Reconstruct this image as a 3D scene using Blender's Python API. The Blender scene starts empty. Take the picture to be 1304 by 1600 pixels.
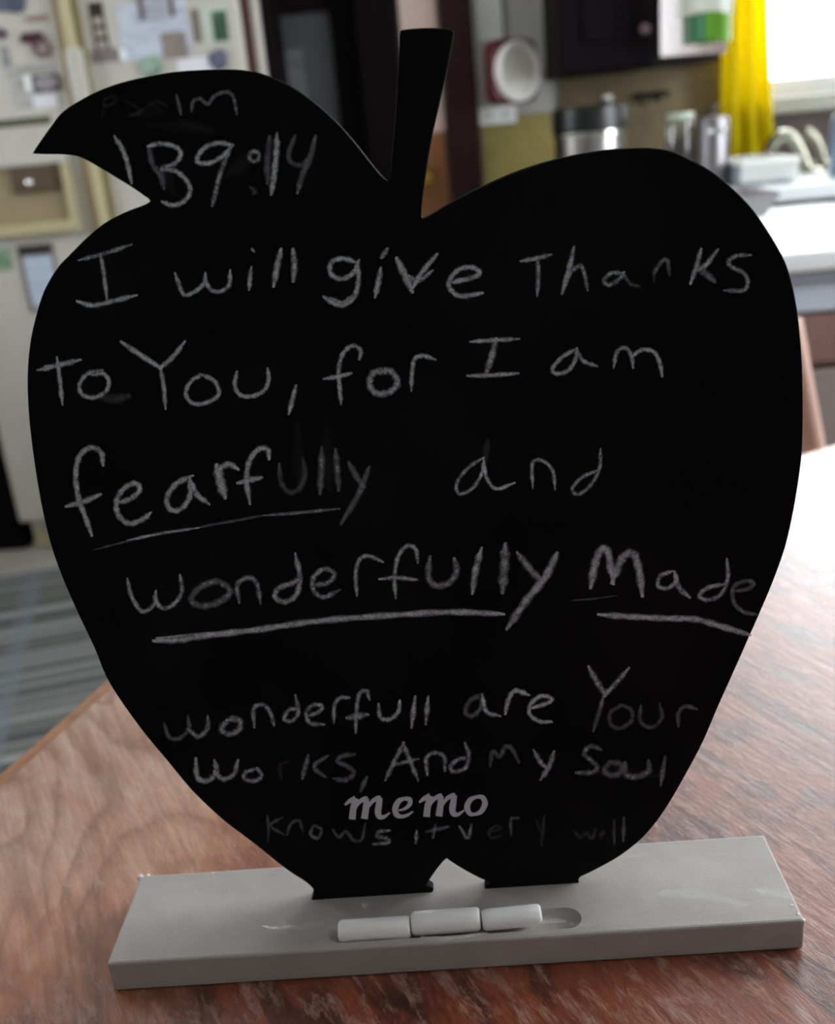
import bpy, bmesh, math, random
import numpy as np
from mathutils import Vector, Matrix
random.seed(4)
C = bpy.context.scene.collection
SC = bpy.context.scene

# ------------------------------------------------------------------ camera
FPX = 1622.0
PITCH, ROLL, YAW = 0.351367, -0.0928834, -0.0413565
TZ = 0.76                                  # height of the table top
CAM = np.array([0.0173256, -0.3537652, 0.3423962 + TZ])
BW, BD, BT = 0.300, 0.0568, 0.0155         # board stand: width, depth, thickness
def _axes():
    cy, sy, cp, sp = math.cos(YAW), math.sin(YAW), math.cos(PITCH), math.sin(PITCH)
    cr, sr = math.cos(ROLL), math.sin(ROLL)
    fwd = np.array([sy*cp, cy*cp, -sp]); right = np.array([cy, -sy, 0.0]); up = np.cross(right, fwd)
    return cr*right + sr*up, -sr*right + cr*up, fwd
AX, AY, AF = _axes()
cam_data = bpy.data.cameras.new('camera'); cam = bpy.data.objects.new('camera', cam_data); C.objects.link(cam)
M = Matrix.Identity(4)
for i in range(3):
    M[i][0], M[i][1], M[i][2], M[i][3] = AX[i], AY[i], -AF[i], CAM[i]
cam.matrix_world = M
cam_data.sensor_fit = 'VERTICAL'; cam_data.sensor_height = 24.0; cam_data.sensor_width = 24.0*1304/1600
cam_data.lens = 24.0*FPX/1600
cam_data.clip_start = 0.01; cam_data.clip_end = 100
cam_data.dof.use_dof = True; cam_data.dof.focus_distance = 0.415; cam_data.dof.aperture_fstop = 5.6
SC.camera = cam

# ------------------------------------------------------------------ world, light, exposure
SC.view_settings.view_transform = 'Standard'; SC.view_settings.look = 'None'
SC.view_settings.gamma = 1.0; SC.view_settings.exposure = 0.52
SC.view_settings.use_curve_mapping = False
SC.cycles.use_denoising = True
SC.cycles.max_bounces = 10; SC.cycles.diffuse_bounces = 6; SC.cycles.transparent_max_bounces = 24
SC.cycles.sample_clamp_indirect = 6.0
w = bpy.data.worlds.new('overcast_sky'); SC.world = w; w.use_nodes = True
bg = w.node_tree.nodes['Background']; bg.inputs[0].default_value = (0.90, 0.95, 1.0, 1); bg.inputs[1].default_value = 13.0
def portal(name, loc, rot, sx, sy):
    l = bpy.data.lights.new(name, 'AREA'); l.shape = 'RECTANGLE'; l.size = sx; l.size_y = sy; l.cycles.is_portal = True
    o = bpy.data.objects.new(name, l); o.location = loc; o.rotation_euler = rot; C.objects.link(o)
WIN1 = (0.89, 2.05, 1.10, 2.2)            # window in the back wall: x0 x1 z0 z1
FILLWIN_R = (0.1, 1.7, 0.95, 2.15)             # unseen window added to the right wall for side light: y0 y1 z0 z1
FILLWIN_L = (1.25, 1.9, 1.15, 2.05)               # unseen left wall window, added to light the refrigerator front: y0 y1 z0 z1
YB, YF, XL, XR, ZC = 2.90, -2.5, -2.3, 2.3, 2.4
portal('daylight_back', ((WIN1[0]+WIN1[1])/2, YB+.04, (WIN1[2]+WIN1[3])/2), (math.radians(-90), 0, 0), WIN1[1]-WIN1[0], WIN1[3]-WIN1[2])
portal('fill_daylight_right', (XR+.04, (FILLWIN_R[0]+FILLWIN_R[1])/2, (FILLWIN_R[2]+FILLWIN_R[3])/2), (0, math.radians(90), 0), FILLWIN_R[3]-FILLWIN_R[2], FILLWIN_R[1]-FILLWIN_R[0])
portal('fill_daylight_left', (XL-.04, (FILLWIN_L[0]+FILLWIN_L[1])/2, (FILLWIN_L[2]+FILLWIN_L[3])/2), (0, math.radians(-90), 0), FILLWIN_L[3]-FILLWIN_L[2], FILLWIN_L[1]-FILLWIN_L[0])

# ------------------------------------------------------------------ pixel rays (photo frame 1304 x 1600)
def ray(x, y): return AX*(x-652)/FPX - AY*(y-800)/FPX + AF
def onZ(x, y, z): d = ray(x, y); return CAM + d*((z-CAM[2])/d[2])
def onY(x, y, Y): d = ray(x, y); return CAM + d*((Y-CAM[1])/d[1])
def onX(x, y, X): d = ray(x, y); return CAM + d*((X-CAM[0])/d[0])

# ------------------------------------------------------------------ mesh helpers
def obj(name, bm, m, parent=None, smooth=False):
    me = bpy.data.meshes.new(name)
    bmesh.ops.recalc_face_normals(bm, faces=bm.faces[:])
    bm.to_mesh(me); bm.free()
    if smooth:
        for p in me.polygons: p.use_smooth = True
        try: me.set_sharp_from_angle(angle=math.radians(40))
        except Exception: pass
    for mm in (m if isinstance(m, (list, tuple)) else [m]): me.materials.append(mm)
    o = bpy.data.objects.new(name, me); C.objects.link(o)
    if parent is not None:
        o.parent = parent
        o.matrix_parent_inverse = parent.matrix_basis.inverted()
    return o
def thing(name, label, cat, loc=(0, 0, 0), group=None):
    o = bpy.data.objects.new(name, None); C.objects.link(o); o.location = loc; o.empty_display_size = .05
    return tag(o, label, cat, group)
def tag(o, label, cat, group=None):
    o['label'] = label; o['category'] = cat
    if group: o['group'] = group
    return o
def struct(name, bm, m, smooth=False):
    o = obj(name, bm, m, None, smooth); o['kind'] = 'structure'; return o
def new(): return bmesh.new()
def add(bm, sub):                          # append one bmesh to another
    me = bpy.data.meshes.new('t'); sub.to_mesh(me); sub.free(); bm.from_mesh(me); bpy.data.meshes.remove(me)
def box(bm, x0, x1, y0, y1, z0, z1, bev=0, seg=2, mat=None):
    b = new(); bmesh.ops.create_cube(b, size=1)
    for v in b.verts:
        v.co = ((x0+x1)/2 + v.co.x*(x1-x0), (y0+y1)/2 + v.co.y*(y1-y0), (z0+z1)/2 + v.co.z*(z1-z0))
    if bev: bmesh.ops.bevel(b, geom=b.edges[:], offset=bev, segments=seg, affect='EDGES', profile=.5)
    if mat is not None: b.transform(mat)
    add(bm, b); return bm
def prism(bm, pts, axis, a, b_, bev=0, seg=2):   # polygon in a plane, extruded along axis from a to b_
    b = new()
    def P(u, v, t): return {'x': (t, u, v), 'y': (u, t, v), 'z': (u, v, t)}[axis]
    vs = [b.verts.new(P(u, v, a)) for u, v in pts]
    f = b.faces.new(vs)
    r = bmesh.ops.extrude_face_region(b, geom=[f])
    d = P(0, 0, b_-a)
    for v in [g for g in r['geom'] if isinstance(g, bmesh.types.BMVert)]: v.co += Vector(d)
    if bev:
        bmesh.ops.recalc_face_normals(b, faces=b.faces[:])
        caps = [f for f in b.faces if len(f.verts) > 4 or abs(f.normal['xyz'.index(axis)]) > .9]
        es = list({e for f in caps for e in f.edges})
        bmesh.ops.bevel(b, geom=es, offset=bev, segments=seg, affect='EDGES', profile=.5)
    add(bm, b); return bm
def tube(bm, pts, rad, n=16, cap=True, spl=True):
    P = [Vector(p) for p in pts]
    if spl and len(P) > 2: P = cr(P, 8)
    rr = rad if callable(rad) else (lambda t: rad)
    rings = []; prev = None
    for i, p in enumerate(P):
        t = (P[min(i+1, len(P)-1)] - P[max(i-1, 0)]).normalized()
        if prev is None:
            u = t.orthogonal().normalized()
        else:
            u = (prev - t*prev.dot(t)).normalized()
        prev = u; v = t.cross(u); r = rr(i/(len(P)-1))
        rings.append([bm.verts.new(p + r*(math.cos(2*math.pi*k/n)*u + math.sin(2*math.pi*k/n)*v)) for k in range(n)])
    for a, b in zip(rings, rings[1:]):
        for k in range(n): bm.faces.new((a[k], a[(k+1) % n], b[(k+1) % n], b[k]))
    if cap: bm.faces.new(rings[0][::-1]); bm.faces.new(rings[-1])
    return bm
def lathe(bm, prof, loc, n=40, mat=None):
    b = new(); rings = []
    for r, z in prof:
        rings.append([b.verts.new((r*math.cos(2*math.pi*k/n), r*math.sin(2*math.pi*k/n), z)) for k in range(n)] if r > 1e-6 else [b.verts.new((0, 0, z))])
    for a, c in zip(rings, rings[1:]):
        for k in range(n):
            q = (k+1) % n
            if len(a) == 1 and len(c) == 1: continue
            if len(a) == 1: b.faces.new((a[0], c[q], c[k]))
            elif len(c) == 1: b.faces.new((a[k], a[q], c[0]))
            else: b.faces.new((a[k], a[q], c[q], c[k]))
    if mat is not None: b.transform(mat)
    b.transform(Matrix.Translation(Vector(loc)))
    add(bm, b); return bm
def cr(P, n):                              # Catmull-Rom through points
    P = [Vector(p) for p in P]
    Q = [P[0]*2-P[1]] + P + [P[-1]*2-P[-2]]; out = []
    for i in range(1, len(Q)-2):
        a, b, c, d = Q[i-1:i+3]
        for k in range(n):
            t = k/n
            out.append(.5*((2*b) + (c-a)*t + (2*a-5*b+4*c-d)*t*t + (3*b-a-3*c+d)*t**3))
    out.append(P[-1]); return out

# ------------------------------------------------------------------ materials
def lin(r, g, b):
    f = lambda c: ((c/255+.055)/1.055)**2.4 if c/255 > .04045 else c/255/12.92
    return (f(r), f(g), f(b), 1)
class NT:
    def __init__(s, name):
        s.m = bpy.data.materials.new(name); s.m.use_nodes = True; s.t = s.m.node_tree; s.n = s.t.nodes; s.l = s.t.links
        s.b = s.n['Principled BSDF']; s.out = s.n['Material Output']
    def new(s, kind, **kw):
        x = s.n.new(kind)
        for k, v in kw.items(): setattr(x, k, v)
        return x
    def link(s, a, b): s.l.new(a, b)
    def coords(s, scale=(1, 1, 1), rot=(0, 0, 0), kind='Object', loc=(0, 0, 0)):
        tc = s.new('ShaderNodeTexCoord'); mp = s.new('ShaderNodeMapping')
        mp.inputs['Scale'].default_value = scale; mp.inputs['Rotation'].default_value = rot; mp.inputs['Location'].default_value = loc
        s.link(tc.outputs[kind], mp.inputs['Vector']); return mp.outputs[0]
    def noise(s, vec, scale, detail=4, rough=.55, dist=0):
        x = s.new('ShaderNodeTexNoise'); x.inputs['Scale'].default_value = scale; x.inputs['Detail'].default_value = detail
        x.inputs['Roughness'].default_value = rough; x.inputs['Distortion'].default_value = dist
        s.link(vec, x.inputs['Vector']); return x.outputs['Fac']
    def ramp(s, fac, stops, interp='LINEAR'):
        x = s.new('ShaderNodeValToRGB'); x.color_ramp.interpolation = interp; e = x.color_ramp.elements
        while len(e) < len(stops): e.new(.5)
        for i, (p, c) in enumerate(stops):
            e[i].position = p; e[i].color = c if len(c) == 4 else (*c, 1)
        s.link(fac, x.inputs[0]); return x.outputs[0]
    def mix(s, fac, a, b, blend='MIX'):
        x = s.new('ShaderNodeMix', data_type='RGBA', blend_type=blend)
        for sock, v in ((x.inputs[0], fac), (x.inputs[6], a), (x.inputs[7], b)):
            if isinstance(v, bpy.types.NodeSocket): s.link(v, sock)
            else: sock.default_value = v
        return x.outputs[2]
    def math(s, op, a, b=0, c=0):
        x = s.new('ShaderNodeMath', operation=op)
        for sock, v in zip(x.inputs, (a, b, c)):
            if isinstance(v, bpy.types.NodeSocket): s.link(v, sock)
            else: sock.default_value = v
        return x.outputs[0]
    def bump(s, h, strength=.2, dist=.001):
        x = s.new('ShaderNodeBump'); x.inputs['Strength'].default_value = strength; x.inputs['Distance'].default_value = dist
        s.link(h, x.inputs['Height']); s.link(x.outputs[0], s.b.inputs['Normal'])
def W4(v): return (v, v, v, 1)
def plain(name, rgb, rough=.5, var=.12, scale=30, metal=0, spec=.5, coat=0, trans=0, bump=0):
    t = NT(name); c = lin(*rgb)
    v = t.coords(); n = t.noise(v, scale)
    col = t.mix(n, tuple(x*(1-var) for x in c[:3])+(1,), tuple(min(1, x*(1+var)) for x in c[:3])+(1,))
    t.link(col, t.b.inputs['Base Color']); t.b.inputs['Roughness'].default_value = rough
    t.b.inputs['Metallic'].default_value = metal; t.b.inputs['Specular IOR Level'].default_value = spec
    t.b.inputs['Coat Weight'].default_value = coat; t.b.inputs['Transmission Weight'].default_value = trans
    if bump: t.bump(n, bump)
    return t.m
def wood(name, dark, light, rough=.4, scale=(40, 40, 3), rot=(0, 0, 0), coat=0, spec=.5):
    t = NT(name); v = t.coords(scale, rot); n = t.noise(v, 1, 6, .6, .4)
    t.link(t.ramp(n, [(.3, lin(*dark)), (.7, lin(*light))]), t.b.inputs['Base Color'])
    t.b.inputs['Roughness'].default_value = rough; t.b.inputs['Coat Weight'].default_value = coat; t.b.inputs['Coat Roughness'].default_value = .15
    t.b.inputs['Specular IOR Level'].default_value = spec
    t.bump(n, .1, .0005); return t.m
def glassy(name, tint=(1, 1, 1), gloss=.07, rough=.0):
    t = NT(name); t.n.remove(t.b)
    tr = t.new('ShaderNodeBsdfTransparent'); tr.inputs[0].default_value = (*tint, 1)
    gl = t.new('ShaderNodeBsdfGlossy'); gl.inputs['Roughness'].default_value = rough
    lw = t.new('ShaderNodeLayerWeight'); lw.inputs[0].default_value = .25
    f = t.math('ADD', t.math('MULTIPLY', lw.outputs['Fresnel'], .5), gloss)
    mx = t.new('ShaderNodeMixShader'); t.link(f, mx.inputs[0]); t.link(tr.outputs[0], mx.inputs[1]); t.link(gl.outputs[0], mx.inputs[2])
    t.link(mx.outputs[0], t.out.inputs[0]); return t.m

def mat_table():
    t = NT('worn_table_wood'); rot = (0, 0, math.radians(28))
    # grain runs along v (118 degrees): compress across, stretch along
    tc = t.new('ShaderNodeTexCoord'); rm = t.new('ShaderNodeMapping', vector_type='TEXTURE'); rm.inputs['Rotation'].default_value = rot
    t.link(tc.outputs['Object'], rm.inputs['Vector'])
    def sc(s, loc=(0, 0, 0)):
        m = t.new('ShaderNodeMapping'); m.inputs['Scale'].default_value = s; m.inputs['Location'].default_value = loc
        t.link(rm.outputs[0], m.inputs['Vector']); return m.outputs[0]
    big = t.noise(sc((3.2, 1.6, 1), (3, 1, 0)), 1.6, 3, .5, .6)
    cn = t.noise(sc((6.5, 2.6, 1), (2.3, .6, 0)), 1.15, 2, .3, .5)
    ringf = t.math('FRACT', t.math('ADD', t.math('MULTIPLY', cn, 22), t.math('MULTIPLY', t.noise(sc((60, 16, 1)), 1, 3), .55)))
    fine = t.noise(sc((170, 14, 1)), 1, 4, .6, .3)
    blot = t.noise(sc((30, 13, 1), (1, 4, 0)), 1, 6, .68, .7)
    fleck = t.noise(sc((150, 46, 1), (7, 2, 0)), 1, 5, .72, .3)
    red = t.ramp(blot, [(.32, lin(40, 14, 10)), (.45, lin(98, 38, 22)), (.55, lin(146, 72, 38)), (.66, lin(112, 46, 38))])
    pale = t.ramp(blot, [(.3, lin(166, 116, 90)), (.48, lin(188, 146, 124)), (.7, lin(206, 174, 158))])
    # paler patch over the left boards, with its own ragged outline
    sepx = t.new('ShaderNodeSeparateXYZ'); t.link(tc.outputs['Object'], sepx.inputs[0])
    edge = t.math('ADD', sepx.outputs[0], t.math('MULTIPLY', t.math('SUBTRACT', big, .5), .30))
    edge = t.math('ADD', edge, t.math('MULTIPLY', t.math('SUBTRACT', .12, sepx.outputs[1]), .9))
    patch = t.ramp(edge, [(.0, W4(1)), (.5, W4(0))])
    pm = t.new('ShaderNodeMapRange'); pm.inputs[1].default_value = -.23; pm.inputs[2].default_value = -.03; pm.inputs[3].default_value = 1; pm.inputs[4].default_value = 0
    t.link(edge, pm.inputs[0])
    orange = t.ramp(blot, [(.3, lin(128, 68, 40)), (.5, lin(168, 104, 68)), (.7, lin(190, 134, 98))])
    col = t.mix(t.ramp(pm.outputs[0], [(.0, W4(0)), (.45, W4(1))]), red, orange)
    col = t.mix(t.ramp(pm.outputs[0], [(.4, W4(0)), (.95, W4(1))]), col, pale)
    rr = t.ramp(ringf, [(0, (.60, .50, .44, 1)), (.22, (.84, .79, .75, 1)), (.5, W4(1)), (.84, W4(1.0)), (1, (.66, .57, .5, 1))])
    rstr = t.math('MULTIPLY_ADD', pm.outputs[0], .75, .2)
    col = t.mix(rstr, col, t.mix(1.0, col, rr, 'MULTIPLY'))
    col = t.mix(t.ramp(fine, [(.35, W4(.55)), (.6, W4(0))]), col, t.mix(1.0, col, (.55, .5, .5, 1), 'MULTIPLY'))
    col = t.mix(t.ramp(fleck, [(.5, W4(0)), (.66, W4(.7))]), col, lin(178, 140, 126))
    t.link(col, t.b.inputs['Base Color'])
    rgh = t.ramp(fleck, [(.3, W4(.36)), (.7, W4(.6))])
    t.link(rgh, t.b.inputs['Roughness']); t.b.inputs['Specular IOR Level'].default_value = .5
    t.b.inputs['Coat Weight'].default_value = .85; t.b.inputs['Coat Roughness'].default_value = .42; t.b.inputs['Coat IOR'].default_value = 1.6
    t.bump(t.math('ADD', fine, t.math('MULTIPLY', fleck, 1.6)), .8, .0007)
    return t.m
def mat_grey_paint():
    t = NT('grey_painted_wood'); v = t.coords(); n = t.noise(v, 40, 3); f = t.noise(v, 900, 2)
    col = t.ramp(n, [(.3, lin(160, 155, 152)), (.7, lin(172, 167, 164))])
    col = t.mix(t.ramp(f, [(.5, W4(0)), (.8, W4(.35))]), col, lin(194, 190, 186))
    smudge = t.noise(t.coords((30, 60, 60), loc=(.2, .4, 0)), 1, 4, .6, .5)
    col = t.mix(t.ramp(smudge, [(.6, W4(0)), (.85, W4(.35))]), col, lin(212, 212, 212))
    t.link(col, t.b.inputs['Base Color']); t.b.inputs['Roughness'].default_value = .5
    t.bump(f, .25, .0003); return t.m
def mat_chalkboard():
    t = NT('black_chalkboard_paint'); v = t.coords(); n = t.noise(v, 14, 5, .6, .5); f = t.noise(v, 700, 2)
    col = t.ramp(n, [(.45, (.0045, .0042, .0052, 1)), (.8, (.011, .0105, .012, 1))])
    t.link(col, t.b.inputs['Base Color']); t.b.inputs['Roughness'].default_value = .62; t.b.inputs['Specular IOR Level'].default_value = .05
    t.bump(f, .1, .0001); return t.m
def mat_chalk_mark(name='chalk_mark', opaque=False, rgb=(222, 229, 246)):
    t = NT(name)
    uv = t.new('ShaderNodeUVMap'); uv.uv_map = 'UVMap'; s = t.new('ShaderNodeSeparateXYZ'); t.link(uv.outputs[0], s.inputs[0])
    d = t.math('ABSOLUTE', t.math('MULTIPLY_ADD', s.outputs[1], 2, -1))          # 0 centre .. 1 rim
    soft = t.new('ShaderNodeMapRange', interpolation_type='SMOOTHSTEP'); t.link(d, soft.inputs[0])
    soft.inputs[1].default_value = .05; soft.inputs[2].default_value = 1.0; soft.inputs[3].default_value = 1; soft.inputs[4].default_value = 0
    at = t.new('ShaderNodeAttribute'); at.attribute_name = 'strength'
    v = t.coords(); g = t.noise(v, 1500, 3, .6); g2 = t.noise(v, 260, 3, .6)
    grain = t.math('MULTIPLY', t.ramp(g, [(.34, W4(.45)), (.62, W4(1))]), t.ramp(g2, [(.3, W4(.5)), (.65, W4(1))]))
    a = t.math('MULTIPLY', t.math('MULTIPLY', soft.outputs[0], at.outputs['Fac']), grain)
    t.b.inputs['Base Color'].default_value = lin(*rgb); t.b.inputs['Roughness'].default_value = .95; t.b.inputs['Specular IOR Level'].default_value = .05
    t.link(a, t.b.inputs['Alpha']); return t.m
def mat_rug():
    t = NT('plaid_rug_weave'); tc = t.new('ShaderNodeTexCoord'); s = t.new('ShaderNodeSeparateXYZ'); t.link(tc.outputs['Object'], s.inputs[0])
    def stripes(sock, sc, seed):
        x = t.new('ShaderNodeTexNoise', noise_dimensions='1D'); x.inputs['Scale'].default_value = sc; x.inputs['Detail'].default_value = 3
        x.inputs['Roughness'].default_value = .7
        t.link(t.math('ADD', sock, seed), x.inputs['W']); return x.outputs['Fac']
    a = t.ramp(stripes(s.outputs[1], 26, 3.1), [(.36, lin(62, 62, 68)), (.44, lin(100, 101, 98)), (.52, lin(112, 114, 108)), (.6, lin(180, 184, 182))])
    bfac = t.ramp(stripes(s.outputs[0], 9, 7.7), [(.56, W4(0)), (.66, W4(.55))])
    col = t.mix(bfac, a, lin(132, 144, 156))
    n = t.noise(t.coords((1, 1, 1)), 300, 2)
    col = t.mix(t.math('MULTIPLY', n, .5), col, lin(95, 95, 100))
    t.link(col, t.b.inputs['Base Color']); t.b.inputs['Roughness'].default_value = .95; t.bump(n, .5, .002); return t.m
def mat_curtain():
    t = NT('yellow_curtain_cloth'); t.n.remove(t.b)
    n = t.noise(t.coords((400, 400, 30)), 1, 2); col = t.mix(n, lin(214, 196, 12), lin(240, 226, 48))
    d = t.new('ShaderNodeBsdfDiffuse'); r = t.new('ShaderNodeBsdfTranslucent'); t.link(col, d.inputs[0]); t.link(col, r.inputs[0])
    mx = t.new('ShaderNodeMixShader'); mx.inputs[0].default_value = .55
    t.link(d.outputs[0], mx.inputs[1]); t.link(r.outputs[0], mx.inputs[2]); t.link(mx.outputs[0], t.out.inputs[0]); return t.m
def mat_wall(name, a, b, rough=.8, sc=3):
    t = NT(name); n = t.noise(t.coords(), sc, 5, .6); f = t.noise(t.coords(), 180, 2)
    t.link(t.ramp(n, [(.3, lin(*a)), (.7, lin(*b))]), t.b.inputs['Base Color']); t.b.inputs['Roughness'].default_value = rough
    t.bump(f, .15, .001); return t.m
def mat_print(name, bgc, lines, sc=60, thr=.5):                # paper with faint rows of print
    t = NT(name); v = t.coords((6, 1, sc)); n = t.noise(v, 2.2, 2); f = t.noise(t.coords(), 9, 3)
    col = t.mix(t.ramp(n, [(thr, W4(0)), (thr+.12, W4(.7))]), lin(*bgc), lin(*lines))
    col = t.mix(t.math('MULTIPLY', f, .25), col, lin(*lines)); t.link(col, t.b.inputs['Base Color']); t.b.inputs['Roughness'].default_value = .6; return t.m
def mat_photo(name, cols, sc=16):
    t = NT(name); n = t.noise(t.coords(), sc, 4, .6, .6)
    t.link(t.ramp(n, [(.3+.4*i/max(1, len(cols)-1), lin(*c)) for i, c in enumerate(cols)]), t.b.inputs['Base Color'])
    t.b.inputs['Roughness'].default_value = .35; return t.m

m_table = mat_table(); m_grey = mat_grey_paint(); m_board = mat_chalkboard(); m_mark = mat_chalk_mark(); m_dust = mat_chalk_mark('chalk_dust', rgb=(255, 255, 255))
m_print = plain('pale_lilac_print', (206, 206, 224), .8, .06, 400, spec=.1)
m_chalk = plain('white_chalk', (252, 251, 252), .95, .04, 300, spec=.1, bump=.3)
m_rug = mat_rug(); m_curtain = mat_curtain()
m_white = plain('white_enamel', (196, 193, 184), .35, .04, 6)
m_cream = plain('cream_plastic', (186, 176, 140), .4, .06, 10)
m_recess = plain('beige_plastic', (150, 136, 104), .45, .15, 12)
m_darkgap = plain('dark_plinth_and_shade', (46, 34, 32), .7, .2, 20)
m_darkwood = wood('dark_stained_wood', (7, 4, 5), (15, 8, 8), .6, spec=.1)
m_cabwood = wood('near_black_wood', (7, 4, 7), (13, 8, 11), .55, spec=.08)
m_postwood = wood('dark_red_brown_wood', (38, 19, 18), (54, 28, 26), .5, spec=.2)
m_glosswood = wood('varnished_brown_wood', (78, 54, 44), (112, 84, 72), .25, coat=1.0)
m_orangewood = wood('orange_brown_wood', (120, 74, 36), (158, 106, 60), .35, coat=.3)
m_pinkwood = wood('pinkish_chair_wood', (196, 156, 140), (218, 182, 166), .4, coat=.2)
m_wallw = mat_wall('greyed_white_plaster', (176, 174, 168), (196, 195, 190))
m_wallo = mat_wall('olive_yellow_wall', (138, 126, 68), (166, 154, 92), .7, 5)
m_backs = mat_wall('brown_olive_backsplash', (80, 64, 50), (128, 112, 76), .6, 5)
m_ceil = mat_wall('white_ceiling', (222, 222, 218), (232, 232, 228))
m_floor = mat_wall('pale_vinyl_floor', (168, 164, 156), (190, 186, 178), .45, 6)
m_trimw = plain('white_trim_paint', (226, 226, 222), .4, .03)
m_glass = glassy('window_glass'); m_jar = glassy('jar_glass', (.86, .9, .88), .10)
m_pane = plain('grey_door_glass', (74, 76, 80), .25, .2, 4)
m_chrome = plain('chrome', (214, 214, 210), .14, .03, metal=1)
m_steel = plain('brushed_steel', (176, 172, 170), .25, .06, 40, metal=1)
m_black = plain('black_plastic', (16, 17, 18), .35, .2)
m_brass = plain('brass', (196, 160, 80), .25, .1, metal=1)
m_red = plain('dark_red_plastic', (84, 8, 24), .3, .08)
m_dial = plain('pale_dial', (236, 232, 224), .5, .03); m_rim = plain('white_rim', (254, 252, 248), .2, .01)
m_wtop = plain('white_laminate', (232, 236, 238), .25, .03, 5); m_bluew = plain('bluish_white_paint', (196, 206, 220), .4, .04, 6)
m_brown = wood('reddish_brown_wood', (120, 86, 80), (150, 116, 108), .5)
m_greyp = plain('grey_plastic', (150, 146, 148), .4, .06)

# ================================================================== SETTING
def wall_xz(name, y0, y1, x0, x1, z0, z1, holes, m, axis='y'):
    """wall slab with rectangular holes, built from strips so that openings are real"""
    xs = sorted({x0, x1, *[h[0] for h in holes], *[h[1] for h in holes]})
    bm = new()
    for a, b in zip(xs, xs[1:]):
        hs = sorted([h for h in holes if h[0] <= a+1e-6 and h[1] >= b-1e-6], key=lambda h: h[2]); z = z0
        for h in hs + [(0, 0, z1, z1)]:
            if h[2] - z > 1e-4:
                if axis == 'y': box(bm, a, b, y0, y1, z, h[2])
                else: box(bm, y0, y1, a, b, z, h[2])
            z = h[3]
    return struct(name, bm, m)
FX0, FX1, FY = -1.30, onY(409, 60, 2.605)[0], 2.55         # refrigerator left, right, front
DX0 = onY(413, 100, YB)[0]; DX1 = onY(622, 100, YB)[0]; DX2 = onY(692, 100, YB)[0]; DX3 = onY(741, 100, YB)[0]
DH = 2.06
wall_xz('wall_back', YB, YB+.14, XL-.1, XR+.1, 0, ZC,
        [(FX0-.04, FX1+.012, 0, 1.86), (DX0+.02, DX1-.02, 0, DH), (DX1+.012, DX2-.005, 0, DH), WIN1], m_wallw)
wall_xz('wall_right', XR, XR+.14, YF, YB+.14, 0, ZC, [FILLWIN_R], m_wallw, 'x')
wall_xz('wall_left', XL-.14, XL, YF, YB+.14, 0, ZC, [FILLWIN_L], m_wallw, 'x')
wall_xz('wall_front', YF-.14, YF, XL-.14, XR+.14, 0, ZC, [], m_wallw)
bm = box(new(), XL-.14, XR+.14, YF-.14, YB+.14, -.05, 0); box(bm, FX0-.1, DX3+.08, YB+.14, YB+1.0, -.05, 0); struct('floor', bm, m_floor)
bm = box(new(), XL-.14, XR+.14, YF-.14, YB+.14, ZC, ZC+.05); box(bm, FX0-.1, DX3+.08, YB+.14, YB+1.0, ZC, ZC+.05); struct('ceiling', bm, m_ceil)
bm = new()                                 # the alcove behind the refrigerator and the passage behind the doors
box(bm, FX0-.1, DX3+.08, YB+.95, YB+1.0, 0, ZC); box(bm, FX0-.10, FX0-.05, YB+.14, YB+.95, 0, ZC)
box(bm, FX1+.013, FX1+.05, YB+.14, YB+.95, 0, ZC); box(bm, DX3+.02, DX3+.08, YB+.14, YB+.95, 0, ZC)
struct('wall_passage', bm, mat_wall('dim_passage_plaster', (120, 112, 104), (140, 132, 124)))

def window(name, x0, x1, z0, z1, y, place):
    """place maps (u across, v depth outwards, z) to a box call"""
    fr = new(); t = .05
    place(fr, x0, x0+t, z0, z1); place(fr, x1-t, x1, z0, z1); place(fr, x0+t, x1-t, z0, z0+t); place(fr, x0+t, x1-t, z1-t, z1)
    mid = (x0+x1)/2
    place(fr, mid-.02, mid+.02, z0+t, z1-t)
    o = struct(name, fr, m_trimw)
    g = new(); place(g, x0+t, x1-t, z0+t, z1-t, True); go = obj('pane', g, m_glass, o)
    return o
def place_back(bm, a, b, z0, z1, glass=False):
    box(bm, a, b, YB+(.06 if glass else .04), YB+(.064 if glass else .09), z0, z1)
def place_right(bm, a, b, z0, z1, glass=False):
    box(bm, XR+(.06 if glass else .04), XR+(.064 if glass else .09), a, b, z0, z1)
window('window_1', *WIN1, YB, place_back)
window('fill_window_right', *FILLWIN_R, XR, place_right)
def place_left(bm, a, b, z0, z1, glass=False):
    box(bm, XL-(.064 if glass else .09), XL-(.06 if glass else .04), a, b, z0, z1)
window('fill_window_left', *FILLWIN_L, XL, place_left)
sill = struct('trim_1', box(new(), WIN1[0]-.05, WIN1[1]+.05, YB-.07, YB+.04, WIN1[2]-.045, WIN1[2]+.0, .006), plain('grey_white_sill', (158, 156, 144), .4, .04))
zw = onY(800, 180, YB)[2]
struct('trim_2', box(new(), DX3+.006, onY(872, 150, YB)[0], YB-.012, YB, 0, zw, .003), m_wallo)
CB0 = onY(874, 118, 2.56)
struct('trim_3', box(new(), onY(872, 150, YB)[0], WIN1[0]-.02, YB-.012, YB, .90, CB0[2]+.06), m_backs)
struct('trim_5', box(new(), WIN1[0]-.02, XR-.01, YB-.012, YB, .90, WIN1[2]-.05), plain('dark_brown_backsplash', (74, 60, 54), .5, .15, 8))
# dark post beside the doors
struct('trim_4', box(new(), DX2, DX3, YB-.05, YB+.02, 0, ZC, .006), m_postwood)
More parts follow.
